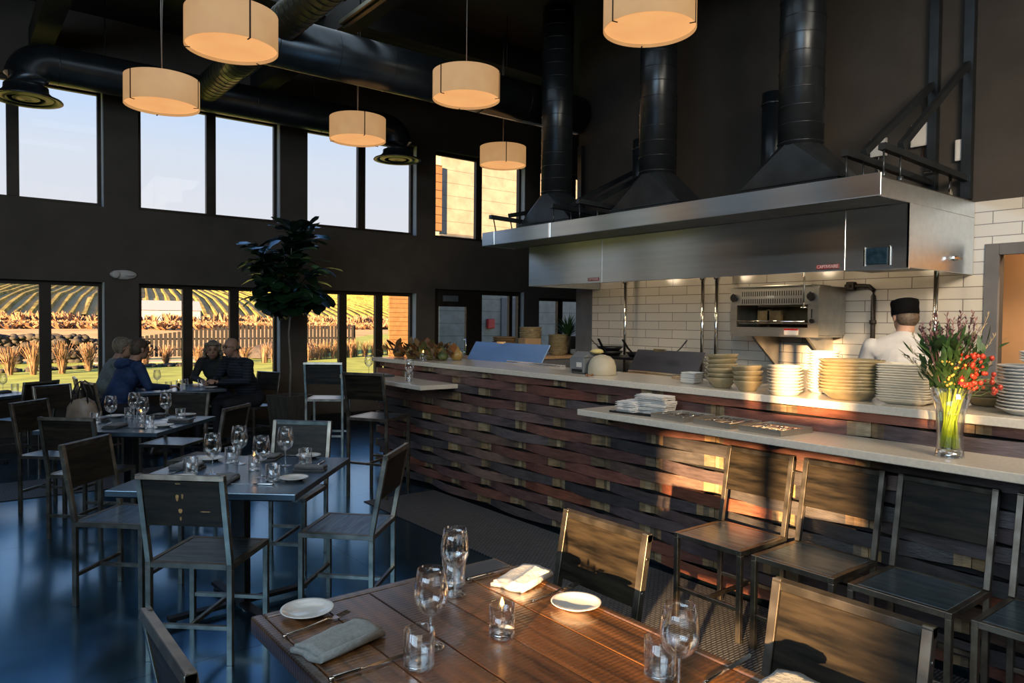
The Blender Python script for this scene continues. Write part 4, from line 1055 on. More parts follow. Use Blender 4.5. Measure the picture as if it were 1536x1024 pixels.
rail(4.52, 5.32, 'thin bright steel rail on the bar top beside the blue lid'); rail(3.28, 3.80, 'thin bright steel rail on the bar top before the bronze lid')
t = empty('range', 'long stainless cooking range against the tiled wall', 'range', (6.02, 4.35, 0))
MB().bx(-.42, .44, -1.9, 1.9, .12, .92).obj('body', 'oven', t, bevel=.004)
MB().bx(-.44, .44, -1.92, 1.92, .921, .95).obj('cooktop', 'iron', t)
MB().bx(.30, .44, -1.9, 1.9, .951, 1.12).obj('back_guard', 'oven', t)
for y in (-1.2, 0, 1.2):
    d_ = MB().bx(-.44, -.421, y-.5, y+.5, .2, .75).obj('oven_door', 'oven', t, bevel=.003); MB().cyl((-.47, y-.42, .7), (-.47, y+.42, .7), .012).obj('handle', 'chrome', d_)
for k in range(10): MB().cyl((-.45, -1.6+k*.35, .84), (-.421, -1.6+k*.35, .84), .025, n=12).obj('knob', 'knob', t)
for x in (-.38, .4):
    for y in (-1.8, 1.8): MB().cyl((x, y, 0), (x, y, .1195), .025, n=10).obj('leg', 'chrome', t)
# raised pan shelf
t = empty('pan_shelf', 'thin dark shelf on legs holding the black frying pans', 'shelf', (5.92, 5.35, .951))
MB().bx(-.26, .22, -.62, .62, .20, .225).obj('board', 'iron', t)
for x in (-.24, .2):
    for y in (-.58, .58): MB().bx(x-.012, x+.012, y-.012, y+.012, 0, .1995).obj('leg', 'pipe', t)
def pan():
    t = empty('frying_pan', None, 'pan')
    MB().lathe([(.10, 0), (.105, .002), (.15, .05), (.153, .05), (.108, .005), (.001, .005)], 28).obj('bowl', 'iron', t)
    MB().beam((-.14, 0, .045), (-.20, .02, .10), .026, .010).beam((-.20, .02, .10), (-.27, .04, .19), .026, .010).obj('handle', 'iron', t)
    return t
pn = Proto(pan()); z = .951+.2255
pn.place((5.90, 5.74, z), R(25), 'black frying pan at the window end of the pan shelf', 'frying pans on the shelf')
pn.place((5.90, 5.74, z+.0515), R(-20), 'black frying pan stacked on the window-end pan', 'frying pans on the shelf')
pn.place((5.90, 5.30, z), R(10), 'black frying pan in the middle of the shelf', 'frying pans on the shelf')
pn.place((5.88, 4.97, z+.0515*0), R(160), 'black frying pan nearest the oven, handle hidden', 'frying pans on the shelf')
# support posts from hood to range
for y, lab in ((5.88, 'chrome post under the hood beside the frying pans'), (4.78, 'chrome post under the hood, left of the close pair by the oven'), (4.605, 'chrome post under the hood, right of the close pair by the oven'), (2.50, 'chrome post under the hood beside the cook')):
    zb = .951
    tag(MB().cyl((6.29, y, zb), (6.29, y, 2.0), .019, n=14).cyl((6.29, y, 2.0), (6.29, y, 2.06), .034, .03, 14).beam((6.29, y, 2.06), (6.24, y+.05, 2.1995), .03, .03).obj('support_post', 'chrome'), lab, 'post', 'chrome support posts')
# wall-hung broiler oven
ov = empty('broiler_oven', 'wall-hung stainless broiler oven with slotted top and brown interior', 'oven', (6.0, 3.775, 1.43))
W2 = .45
MB().bx(0, .45, -W2, -W2+.02, .02, .44).bx(0, .45, W2-.02, W2, .02, .44).bx(.42, .45, -W2+.0201, W2-.0201, .02, .44).bx(0, .45, -W2+.0201, W2-.0201, 0, .0195).bx(0, .45, -W2, W2, .4405, .455).obj('casing', 'oven', ov, bevel=.002)
sl = MB().bx(-.012, 0, -W2, W2, .0, .085).bx(-.012, 0, -W2, -W2+.10, .086, .29).bx(-.012, 0, W2-.075, W2, .086, .29).bx(-.012, 0, -W2, W2, .291, .44)
MB().bx(.02, .41, -W2+.03, W2-.03, .03, .04).bx(.395, .41, -W2+.03, W2-.03, .041, .28).obj('inner_wall', 'ovenin', ov)
MB().bx(.10, .12, .10, .12, .06, .25).bx(.10, .14, -.02, .22, .11, .24).obj('burner_tile', 'ovenin', ov)
for row in (.325, .395):
    for k in range(28): sl.bx(-.0135, -.0115, -.31+k*.023, -.31+k*.023+.008, row-.022, row+.022, 1)
sl.obj('front_panel', ['oven', 'black'], ov)
MB().bx(-.02, -.0125, -.02, .05, .355, .375).obj('name_plate', 'white', ov)
MB().bx(-.03, .3, -W2+.06, W2-.04, .4555, .468).obj('top_shelf', 'oven', ov, bevel=.003)
for y in (-.39, .395): MB().cyl((-.045, y, .36), (-.0121, y, .36), .035, n=16).bx(-.05, -.0455, y-.008, y+.008, .32, .40).obj('knob', 'knob', ov)
MB().cyl((-.04, -.40, .145), (-.0121, -.40, .145), .02, n=14).bx(-.02, -.0125, -.395, -.385, .17, .25).obj('lever', 'knob', ov)
MB().cyl((-.03, -.33, .14), (-.03, .36, .14), .009).beam((-.03, -.33, .14), (.1, -.33, .14), .01, .01).beam((-.03, .36, .14), (.1, .36, .14), .01, .01).obj('rack_handle', 'chrome', ov)
MB().bx(.0, .36, -.34, .36, .118, .124).obj('rack', 'oven', ov)
nt_ = MB().bx(-.0135, -.0125, -.265, -.125, .018, .072).obj('notice', 'white', ov)
MB().bx(-.0145, -.0137, -.265, -.125, .06, .075).obj('red_stripe', 'red', nt_)
for y, in ((.22,), (-.33,)): MB().prism([(0, 0), (.44, 0), (.44, -.32)], y-.012, y+.012, 0, Matrix(((1, 0, 0), (0, 0, 1), (0, 1, 0))), (.01, 0, -.0005)).obj('bracket', 'oven', ov)
t = empty('sprinkler_pipe', 'thin brass drop pipe with nozzle hanging from the hood before the oven', 'pipe', (5.62, 3.25, 1.68))
MB().cyl((0, 0, .015), (0, 0, .53), .008, n=10).obj('pipe', 'chrome', t); MB().lathe([(.028, 0), (.03, .006), (.01, .0145)], 14).obj('nozzle', 'chrome', t)
t = empty('gas_pipe', 'black elbowed gas pipe on the tiles beside the oven', 'pipe', (6.42, 3.06, .95))
MB().tube([(0, 0, .172), (0, 0, .55), (0, 0, .85), (0, .0, .90), (0, .04, .935), (0, .10, .94), (0, .255, .94)], .02, 12).obj('pipe', 'pipe', t)
MB().bx(-.035, .035, .165, .235, .90, .98).cyl((-.05, .20, .94), (.0, .20, .94), .018).obj('valve', 'pipe', t, bevel=.01)
for zz in (.62, .30): MB().lathe([(.0205, zz-.02), (.03, zz-.015), (.03, zz+.015), (.0205, zz+.02)], 12, cap=False).obj('coupling', 'pipe', t)
# ------------------------------------------------------------------ crockery stacks on the bar top
ORD = ['topmost', 'second from top', 'third from top', 'fourth from top', 'fifth from top', 'sixth from top', 'seventh from top', 'eighth from top', 'ninth from top', 'tenth from top',
       'eleventh from top', 'twelfth from top', 'thirteenth from top', 'fourteenth from top', 'fifteenth from top', 'sixteenth from top', 'seventeenth from top', 'eighteenth from top']
def round_me(name, r, h, m, foot=.55):
    """a dish with a foot ring, sloping wall and rolled rim; h is its full height"""
    return MB().lathe([(r*foot*.92, 0), (r*foot, .001), (r*foot*1.08, h*.18), (r*.86, h*.62), (r, h*.93), (r*.995, h), (r*.965, h), (r*.80, h*.66), (r*foot, h*.28), (.0006, h*.24)], 32).mesh(name, [M[m]])
def square_me(name, a, h, m):
    def ring(s, z, k=6, rad=.22):
        pts = []
        for cx, cy, a0 in ((1, 1, 0), (-1, 1, PI/2), (-1, -1, PI), (1, -1, 1.5*PI)):
            for i in range(k): t = a0+PI/2*i/(k-1); pts.append((s*(cx*(1-rad)+rad*math.cos(t)), s*(cy*(1-rad)+rad*math.sin(t)), z))
        return pts
    rings = [ring(a*.62, 0), ring(a*.66, .001), ring(a*.90, h*.5), ring(a, h*.92), ring(a*.99, h), ring(a*.95, h), ring(a*.66, h*.35)]
    vs = [p for r_ in rings for p in r_]; n = len(rings[0]); fs = []
    for k in range(len(rings)-1):
        for i in range(n): j = (i+1) % n; fs.append((k*n+i, k*n+j, (k+1)*n+j, (k+1)*n+i))
    fs.append(tuple(reversed(range(n)))); fs.append(tuple((len(rings)-1)*n+i for i in range(n)))
    return MB().add(vs, fs, 0, False).mesh(name, [M[m]])
def stack(name, cat, me, x, y, z, n, pitch, what, where, rz=0., jit=.003, tilt=0.):
    for k in range(n):
        o = newobj(name, me, (x+rnd.uniform(-jit, jit), y+rnd.uniform(-jit, jit), z+k*pitch), rz+(rnd.uniform(-.03, .03) if rz else rnd.uniform(0, 6)), f'{what}, {ORD[n-1-k]} in {where}', cat, f'{what}s in {where}')
        if tilt: o.rotation_euler = (tilt*(k/n)*rnd.uniform(.5, 1.3), tilt*rnd.uniform(-.6, .6)*(k/n), rnd.uniform(0, 6))
BZ = 1.1655
stack('square_dish', 'dish', square_me('square_dish', .055, .022, 'china'), 3.72, 2.90, BZ, 5, .0125, 'small white square dish', 'the low stack by the bowls', .1)
bow = round_me('bowl', .092, .062, 'chinatan')
stack('bowl', 'bowl', bow, 3.655, 2.625, BZ, 6, .0275, 'sand-glazed bowl', 'the taller tan bowl stack', tilt=.09)
stack('bowl', 'bowl', round_me('bowl', .085, .06, 'chinatan'), 3.85, 2.80, BZ, 5, .027, 'sand-glazed bowl', 'the rear tan bowl stack')
stack('bowl', 'bowl', round_me('bowl', .085, .06, 'chinatan'), 3.60, 2.415, BZ, 4, .0275, 'sand-glazed bowl', 'the shorter tan bowl stack', tilt=.12)
stack('small_plate', 'plate', round_me('small_plate', .094, .028, 'chinacream', .7), 3.57, 2.165, BZ, 9, .0165, 'small cream plate', 'the sunlit front plate stack')
stack('saucer', 'saucer', round_me('saucer', .062, .026, 'china', .6), 3.83, 2.30, BZ, 8, .0155, 'small white saucer', 'the narrow sunlit stack behind')
stack('small_plate', 'plate', round_me('small_plate', .088, .024, 'china', .7), 3.87, 2.11, BZ, 15, .0150, 'small white plate', 'the tall stack behind the sunlit plates')
stack('serving_bowl', 'bowl', round_me('serving_bowl', .158, .056, 'chinatan', .62), 3.665, 1.85, BZ, 10, .0165, 'wide tan serving bowl', 'the widest stack', jit=.005)
stack('square_plate', 'plate', square_me('square_plate', .120, .030, 'chinacream'), 3.70, 1.585, BZ, 15, .0118, 'square white plate', 'the square stack left of the vase', .12)
stack('small_plate', 'plate', round_me('small_plate', .10, .026, 'chinacream', .65), 3.96, 1.54, BZ, 9, .0150, 'cream plate', 'the stack glimpsed through the bouquet')
stack('serving_bowl', 'bowl', round_me('serving_bowl', .115, .045, 'chinatan', .6), 3.96, 1.33, BZ, 6, .0150, 'tan bowl', 'the stack right behind the vase')
stack('dinner_plate', 'plate', round_me('dinner_plate', .150, .030, 'china', .68), 3.72, 1.06, BZ, 14, .0142, 'white dinner plate', 'the big stack at the picture edge', jit=.004)
stack('small_plate', 'plate', round_me('small_plate', .070, .024, 'china', .6), 3.72, 1.06, BZ+14*.0142+.019, 4, .0110, 'small white plate', 'the little pile topping the big plate stack')
stack('ramekin', 'bowl', round_me('ramekin', .055, .035, 'china', .8), 3.98, 1.09, BZ+.0, 9, .0235, 'white ramekin', 'the column behind the big plate stack')
# back counter with far stacks
t = empty('back_counter', 'timber-edged service counter at the window end of the kitchen', 'counter', (5.95, 7.28, 0))
MB().bx(-1.05, 1.05, -.32, .32, 1.07, 1.11).obj('top', 'wood', t, bevel=.004); MB().bx(-1.0, 1.0, -.29, .3, 0, 1.0695).obj('body', 'greywall', t)
stack('wooden_bowl', 'bowl', round_me('wooden_bowl', .150, .07, 'woodbowl', .6), 5.52, 7.2, 1.1105, 7, .029, 'turned wooden bowl', 'the far stack beyond the blue lid')
stack('wooden_bowl', 'bowl', round_me('wooden_bowl', .150, .06, 'chinatan', .7), 6.06, 7.34, 1.1105, 14, .0235, 'tan plate', 'the tall far stack by the window')
stack('wooden_bowl', 'bowl', round_me('wooden_bowl', .135, .045, 'chinatan', .7), 6.38, 7.16, 1.1105, 12, .0205, 'tan plate', 'the far stack beside the potted plant')
stack('small_plate', 'plate', round_me('small_plate', .10, .026, 'china', .65), 6.66, 7.08, 1.1105, 4, .015, 'white plate', 'the low far pile below the potted plant')
tag(MB().bx(-.13, .13, -.07, .07, 0, .22).bx(-.13, -.002, -.071, .071, .2205, .224).bx(.002, .13, -.071, .071, .2205, .224).obj('cardboard_box', 'cardboard', loc=(5.83, 7.08, 1.1105)), 'small brown cardboard box between the far stacks', 'box')
pp = empty('potted_plant', 'spiky green potted plant on the far kitchen counter', 'plant', (6.74, 7.36, 1.1105))
MB().lathe([(.10, 0), (.125, .24), (.118, .24), (.10, .21), (.001, .21)], 24).obj('pot', 'planter', pp)
g = MB()
for k in range(90):
    a = rnd.uniform(0, 2*PI); h = rnd.uniform(.16, .42); ln = rnd.uniform(.05, .30); w = .009; dx, dy = math.cos(a), math.sin(a)
    P0 = [Vector((dx*ln*u**1.6, dy*ln*u**1.6, .205+h*(u-.35*u*u*ln*3))) for u in (0, .35, .7, 1)]
    vs = []
    for p, ww in zip(P0, (w, w*1.2, w, .001)): vs += [p+Vector((-dy*ww, dx*ww, 0)), p-Vector((-dy*ww, dx*ww, 0))]
    g.add(vs, [(0, 1, 3, 2), (2, 3, 5, 4), (4, 5, 7, 6)], 0, True)
g.obj('foliage', 'bouqleaf', pp)

# ------------------------------------------------------------------ things on the bar top and ledges
t = empty('receipt_printer', 'small grey ticket printer with a white label on the bar top', 'printer', (3.78, 3.93, BZ))
MB().bx(-.09, .09, -.075, .075, 0.006, .118).prism([(-.09, 0), (.09, 0), (.09, .03), (-.02, .045)], -.075, .075, 0, Matrix(((1, 0, 0), (0, 0, 1), (0, 1, 0))), (0, 0, .1185)).obj('body', 'printer', t, bevel=.006)
MB().bx(-.0925, -.0905, -.055, .0, .05, .085).obj('label_sticker', 'white', t); MB().bx(-.093, -.0905, -.06, .05, .012, .034).obj('paper_slot', 'black', t)
for x in (-.07, .07):
    for y in (-.06, .06): MB().cyl((x, y, 0), (x, y, .0055), .008, n=8).obj('foot', 'rubber', t)
t = empty('dome_cover', 'cream rounded dome beside the grey printer on the bar top', 'cover', (3.78, 3.755, BZ))
MB().lathe([(.10, 0), (.104, .006), (.102, .06), (.088, .105), (.06, .132), (.02, .145), (.0005, .147)], 32).obj('dome', 'plastictan', t)
rg = MB().ell((0, 0, .018), (.06, .035, .020), 16, 8)
for i in range(len(rg.v)):
    x, y, zz = rg.v[i]; rg.v[i] = (x*(1+.2*math.sin(zz*300+x*90)), y*(1+.2*math.sin(x*140)), max(0, zz))
tag(rg.obj('cloth', 'yellowrag', loc=(3.80, 3.83, BZ+.1475)), 'crumpled pale yellow cloth lying on the cream dome', 'cloth')
bb = MB()
for k in range(5): bb.ell((rnd.uniform(-.03, .03), rnd.uniform(-.03, .03), .008), (.008, .008, .008), 8, 6)
tag(bb.obj('copper_caps', 'copper', loc=(3.60, 3.70, BZ)), 'scatter of tiny copper caps before the cream dome', 'caps', kind='stuff')
tag(MB().prism([(-.12, -.05), (.10, -.06), (.14, 0), (.10, .06), (-.12, .05)], 0, .018).obj('cutting_board', 'wood', loc=(3.95, 3.12, BZ), rot=(0, 0, 1.2)), 'pale wooden board end beside the white square dishes', 'board')

LZ1 = 1.0005
tr = empty('napkin_tray', 'flat black tray under the white napkin piles', 'tray', (3.345, 2.955, LZ1), R(8))
MB().bx(-.13, .13, -.17, .17, 0, .006).obj('base', 'black', tr); MB().bx(-.13, -.125, -.17, .17, .0061, .012).bx(.125, .13, -.17, .17, .0061, .012).obj('rim', 'black', tr)
NW = make_napkin('linenwhite', .21, .13, .0042, 2, .002)
for k in range(6): newobj('napkin', NW, (3.34+rnd.uniform(-.006, .006), 3.03+rnd.uniform(-.006, .006), LZ1+.0065+k*.0108), R(8)+rnd.uniform(-.06, .06), f'white cloth napkin, {ORD[5-k]} of the low pile on the ledge', 'napkin', 'white napkins on the ledge tray')
for k in range(10): newobj('napkin', NW, (3.36+rnd.uniform(-.008, .008), 2.885+rnd.uniform(-.008, .008), LZ1+.0065+k*.0108), R(98)+rnd.uniform(-.1, .1), f'white cloth napkin, {ORD[9-k]} of the high pile on the ledge', 'napkin', 'white napkins on the ledge tray')
def tray(y, what, kind, n):
    t = empty('cutlery_tray', f'shallow grey tray of {what} on the bar ledge', 'tray', (3.335, y, LZ1), R(-4))
    MB().bx(-.13, .13, -.125, .125, 0, .005).obj('base', 'oven', t)
    MB().bx(-.13, -.126, -.125, .125, .0051, .028).bx(.126, .13, -.125, .125, .0051, .028).bx(-.1259, .1259, -.125, -.121, .0051, .028).bx(-.1259, .1259, .121, .125, .0051, .028).obj('side_wall', 'oven', t)
    for k in range(n):
        lay = k//9; j = k % 9
        newobj('table_'+kind, {'knife': KN, 'fork': FK, 'spoon': SP}[kind], (3.335+rnd.uniform(-.008, .008), y-.10+j*.024+rnd.uniform(-.004, .004), LZ1+.0055+lay*.0095), rnd.uniform(-.12, .12)+(PI if k % 4 == 3 else 0), f'silver {kind} lying in the tray of {what}', kind, f'{kind}s in the tray of {what}')
tray(2.66, 'knives', 'knife', 18); tray(2.36, 'forks', 'fork', 18); tray(2.07, 'spoons', 'spoon', 18)

# vase and bouquet
VX, VY = 3.30, 1.243
v = empty('flower_vase', 'tall flared clear glass vase of water on the bar ledge', 'vase', (VX, VY, LZ1))
MB().lathe([(.050, .035), (.049, .09), (.055, .18), (.079, .29), (.0765, .29), (.0525, .18), (.0465, .09), (.046, .036)], 32, cap=False).obj('wall', 'glass', v)
MB().lathe([(.054, 0), (.055, .004), (.050, .0345), (.002, .0345)], 32).obj('base', 'glassbase', v)
MB().lathe([(.0005, .037), (.044, .037), (.0445, .09), (.050, .18), (.051, .19), (.0005, .19)], 28, cap=False).obj('water', 'water', v)
bq = empty('flower_bouquet', 'autumn bouquet of red hips, a red daisy, leaves and dusky plumes in the vase', 'flowers', (VX, VY, LZ1+.04))
st = MB()
for k in range(60):
    a = rnd.uniform(0, 2*PI); r0 = rnd.uniform(.012, .040); r1 = rnd.uniform(.01, .058); b = a+rnd.uniform(.9, 2.6)
    st.tube([(r0*math.cos(a), r0*math.sin(a), 0), (.62*r0*math.cos((a+b)/2), .62*r0*math.sin((a+b)/2), .11), (r1*math.cos(b), r1*math.sin(b), .25)], .0032, 6)
st.obj('stems', 'stem', bq)
camr = Vector((rt.x, rt.y, 0))     # the spray fans out along the ledge line
def spray(u, wdir=.0, z=0): return Vector((u*.79, -u*.61, z))+Vector((wdir*.61, wdir*.79, 0))
lf = MB()
def leaf(mb, p, d, L_, w, tint=(1, 1, 1), curl=.2, m=0):
    d = Vector(d).normalized(); s = d.cross(Vector((0, 0, 1)));
    if s.length < .1: s = Vector((1, 0, 0))
    s.normalize(); nrm = s.cross(d); vs = []
    prof = [(0, .04), (.22, .55), (.5, 1), (.78, .7), (1, .02)]
    for u, ww in prof:
        c = Vector(p)+d*L_*u-nrm*(-curl*L_*u*u*-1)
        vs += [c+s*w*ww, c+nrm*w*.15*ww*-1, c-s*w*ww]
    fs = []
    for i in range(4):
        a = i*3; fs += [(a, a+1, a+4, a+3), (a+1, a+2, a+5, a+4)]
    mb.add(vs, fs, m, True, tint)
for k in range(250):
    u = rnd.gauss(-.01, .055); wd = rnd.gauss(0, .05); z = rnd.uniform(.235, .43); u *= (z/.3); p = spray(u*.9, wd*.7, z)
    leaf(lf, p, Vector(spray(u*4+rnd.uniform(-.5, .5), rnd.uniform(-.7, .7), rnd.uniform(.3, 1.1))), rnd.uniform(.05, .11), rnd.uniform(.007, .016), curl=rnd.uniform(-.2, .3))
for k in range(60):
    u = rnd.uniform(-.06, .07); leaf(lf, spray(u*.7, rnd.uniform(-.05, .05), .23), Vector(spray(u*9, rnd.uniform(-.6, .6), 1)), rnd.uniform(.06, .13), .010)
lf.obj('leaves', 'bouqleaf', bq)
bst = MB(); HIP = MB().ell((0, 0, 0), (1, 1, 1.15), 10, 8).mesh('rose_hip', [M['berry']])
def hip(p, r_):
    o = bpy.data.objects.new('rose_hip', HIP); C.objects.link(o); o.parent = bq; o.location = p; o.scale = (r_, r_, r_)
for k in range(62):
    u = abs(rnd.gauss(.065, .05)); z = .335+rnd.uniform(-.09, .06)-max(0, u-.09)*.55; wd = -rnd.uniform(-.01, .09); p = spray(u, wd, z); r_ = rnd.uniform(.0065, .0105)
    hip(p, r_); bst.tube([spray(u*.3, wd*.3, .22), spray(u*.7, wd*.7, z-.03), p], .0012, 5)
for u, z in ((.165, .27), (.150, .305), (.185, .285), (.158, .262)): p = spray(u, -.03, z-.03); hip(p, .010); bst.tube([spray(.05, -.02, .24), spray(.11, -.03, z-.01), p], .0012, 5)
bst.obj('twigs', 'bouqleaf', bq)
BUD = MB().ell((0, 0, 0), (.0055, .0055, .0055), 8, 6).mesh('yellow_bud', [M['yberry']])
for k in range(24):
    o = bpy.data.objects.new('yellow_bud', BUD); C.objects.link(o); o.parent = bq; o.location = spray(rnd.uniform(-.07, .01), -rnd.uniform(.02, .09), rnd.uniform(.26, .38))
fl_ = MB(); fc = spray(-.012, -.085, .285); nd = Vector((-.72, -.64, .25)).normalized(); sx_ = nd.cross(Vector((0, 0, 1))).normalized(); sy_ = sx_.cross(nd)
for ring, (n, L_) in enumerate(((14, .024), (12, .017))):
    for k in range(n):
        a = 2*PI*(k+.5*ring)/n; d = (sx_*math.cos(a)+sy_*math.sin(a)+nd*(.15+.25*ring)).normalized(); leaf(fl_, fc+nd*.003*ring, d, L_, .0042, curl=-.1)
fo = fl_.obj('red_daisy', 'petal', bq); MB().ell(fc+nd*.005, (.007, .007, .006), 12, 8).obj('daisy_center', 'yberry', fo)
pl_ = MB()
for k in range(19):
    u = -.17+.0165*k+rnd.uniform(-.012, .012); h = .40+rnd.uniform(.02, .11)+(.05 if 9 < k < 12 else 0); base = spray(u*.35, rnd.uniform(-.03, .04), .25); tip = spray(u*.85, rnd.uniform(-.03, .05), h+.05)
    pl_.tube([base, base.lerp(tip, .55)+Vector((0, 0, .02)), tip], .0016, 5)
    for j in range(26):
        q = base.lerp(tip, rnd.uniform(.55, 1.02)); leaf(pl_, q, (rnd.uniform(-.6, .6), rnd.uniform(-.6, .6), .8), rnd.uniform(.014, .028), .0035)
pl_.obj('plumes', 'plume', bq)
sw_ = MB()
for u, z in ((.17, .56), (.20, .47), (.13, .53), (-.17, .42), (-.19, .38), (-.15, .36), (-.16, .48), (.19, .35)):
    a = spray(u*.2, 0, .24); b_ = spray(u, .03, z); sw_.tube([a, a.lerp(b_, .5)+Vector((0, 0, .015)), b_], [.0014, .0011, .0005], 5)
    for j in range(14): leaf(sw_, a.lerp(b_, .72+.28*j/14), (rnd.uniform(-.3, .3)+u, rnd.uniform(-.3, .3), .6), .022, .0016)
sw_.obj('dry_grasses', 'straw', bq)

# gourds and dried leaves at the window end
gtint = [(.40, .20, .04), (.30, .26, .10), (.16, .20, .06), (.45, .30, .08), (.38, .14, .04)]
for k in range(9):
    y = 6.62-.10*k+rnd.uniform(-.02, .02); x = 3.70+.09*(k % 3)+rnd.uniform(-.02, .02); r_ = rnd.uniform(.050, .066)
    t = empty('gourd', ['ribbed orange gourd', 'pale olive gourd', 'dark green gourd', 'mustard gourd', 'rust-red gourd'][k % 5]+[' at the window end of the leaf pile', ' near the end of the leaf pile', ' in the heart of the leaf pile', ' peeping over the leaf pile', ' at the candle side of the leaf pile'][k//2], 'gourd', (x, y, BZ), rnd.uniform(0, 6), 'gourds on the bar')
    mb = MB(); prof = [(.001, 0), (r_*.7, .004), (r_, r_*.7), (r_*.9, r_*1.2), (r_*.5, r_*1.65), (r_*.28, r_*2.1), (.004, r_*2.3)]
    mb.lathe(prof, 20)
    for i in range(len(mb.v)):
        X, Y, Z = mb.v[i]; a = math.atan2(Y, X); f = 1+.06*math.cos(a*9); mb.v[i] = (X*f, Y*f, Z)
    mb.tint = [gtint[k % 5]]*len(mb.f); mb.obj('body', 'gourd', t)
    MB().tube([(0, 0, r_*2.28), (.004, 0, r_*2.6), (.012, .002, r_*2.8)], [.005, .004, .005], 6).obj('stalk', 'bark', t)
dl_ = MB()
for k in range(120):
    y = rnd.uniform(5.75, 6.72); x = 3.66+rnd.uniform(-.12, .22); z = BZ+rnd.uniform(.004, .12)
    ti = rnd.choice([(.34, .12, .03), (.22, .13, .05), (.12, .14, .04), (.42, .22, .06), (.16, .07, .03)])
    leaf(dl_, (x, y, z), (rnd.uniform(-1, .3), rnd.uniform(-1, 1), rnd.uniform(.1, 1.2)), rnd.uniform(.08, .15), rnd.uniform(.02, .034), ti, rnd.uniform(-.1, .4))
tag(dl_.obj('dried_leaves', 'dryleaf'), 'loose heap of dried magnolia leaves around the gourds on the bar end', 'leaves', kind='stuff')
candle.place((3.56, 5.90, BZ), 0, 'lit glass candle beside the gourds on the bar top', 'table candles')
tumb.place((3.27, 5.66, LZ1), 0, 'empty tumbler on the short ledge below the gourds', 'glasses on the short ledge')
wine.place((3.32, 5.74, LZ1), 0, 'clear wine glass on the short ledge behind its tumbler', 'glasses on the short ledge')
wine.place((3.36, 6.62, LZ1), 0, 'clear wine glass at the window end of the short ledge', 'glasses on the short ledge')
newobj('napkin', NAPD, (3.38, 6.30, LZ1), R(85), 'charcoal folded napkin on the short ledge', 'napkin')
newobj('plate', PL, (3.40, 6.46, LZ1), 0, 'side plate on the short ledge behind the stool', 'plate')

# ------------------------------------------------------------------ fiddle-leaf fig
PX, PY = 3.41, 8.86
fg = empty('fig_tree', 'tall fiddle-leaf fig with a round dark crown and thin pale trunk by the window wall', 'tree', (PX, PY, .56))
MB().tube([(0, 0, 0), (.01, .0, .4), (-.012, .01, .8), (.015, 0, 1.15), (.0, 0, 1.6)], [.016, .014, .013, .012, .010], 8).obj('trunk', 'bark', fg)
br_ = MB(); lv = MB(); cc = Vector((.0, 0, 1.60))
def figleaf(mb, p, d, L_, w):
    d = d.normalized(); s = d.cross(Vector((rnd.uniform(-.3, .3), rnd.uniform(-.3, .3), 1))).normalized(); n_ = s.cross(d); vs = []
    for u, ww in ((0, .05), (.12, .32), (.32, .50), (.5, .62), (.72, 1), (.9, .8), (1, .12)):
        c = p+d*L_*u-n_*(L_*.35*(u*u)); wv = math.sin(u*16)*.004
        vs += [c+s*w*ww+n_*(.10*w*ww+wv), c, c-s*w*ww+n_*(.10*w*ww-wv)]
    fs = []
    for i in range(6): a = i*3; fs += [(a, a+1, a+4, a+3), (a+1, a+2, a+5, a+4)]
    mb.add(vs, fs, 0, True)
for k in range(34):
    a = rnd.uniform(0, 2*PI); el = rnd.uniform(-1.0, 1.3); d = Vector((math.cos(a)*math.cos(el), math.sin(a)*math.cos(el), math.sin(el)))
    R_ = Vector((.53, .48, .56)); tip = cc+Vector((d.x*R_.x, d.y*R_.y, d.z*R_.z))*rnd.uniform(.72, 1.02); b0 = Vector((0, 0, rnd.uniform(1.15, 1.6)))
    br_.tube([b0, b0.lerp(tip, .5)+Vector((0, 0, .05)), tip], [.010, .008, .005], 6)
    for j in range(9):
        q = b0.lerp(tip, rnd.uniform(.45, 1.05)); aa = rnd.uniform(0, 2*PI)
        dd_ = Vector((math.cos(aa), math.sin(aa), rnd.uniform(-.45, .6)))+d*.7
        figleaf(lv, q, dd_, rnd.uniform(.19, .33), rnd.uniform(.068, .108))
figleaf(lv, cc+Vector((.16, -.05, .48)), Vector((.45, -.1, 1)), .26, .06)
br_.obj('branches', 'leaf', fg); lv.obj('foliage', 'leaf', fg)
pt = empty('planter', 'tall tapered grey timber planter holding the fig tree', 'planter', (PX, PY, 0), R(20))
vs = []; fs = []
for s, z in ((.155, 0), (.20, .60), (.178, .60), (.172, .555)): vs += [(-s, -s, z), (s, -s, z), (s, s, z), (-s, s, z)]
for k in range(3):
    for i in range(4): j = (i+1) % 4; fs.append((k*4+i, k*4+j, k*4+4+j, k*4+4+i))
fs.append((3, 2, 1, 0)); MB().add(vs, fs).obj('box', 'planter', pt)
MB().bx(-.17, .17, -.17, .17, .535, .557).obj('soil', 'soil', pt)

# emergency light on the pier
t = empty('emergency_light', 'small white oval emergency light on the pier between two windows', 'light fixture', (1.745, 9.999, 2.075))
MB().lathe([(.001, -.03), (.055, -.028), (.06, 0)], 24, (0, 0, 0), 0, True, True, Matrix.Rotation(-PI/2, 3, 'X'), 2.6, 1).obj('housing', 'white', t)
for x in (-.09,): MB().lathe([(.045, 0), (.048, .02), (.04, .03), (.001, .03)], 20, (x, -.03, 0), 0, True, True, Matrix.Rotation(PI/2, 3, 'X')).obj('lamp_head', 'white', t)
bulb = MB().ell((.07, -.04, 0), (.05, .012, .018)).obj('lens', 'white', t)
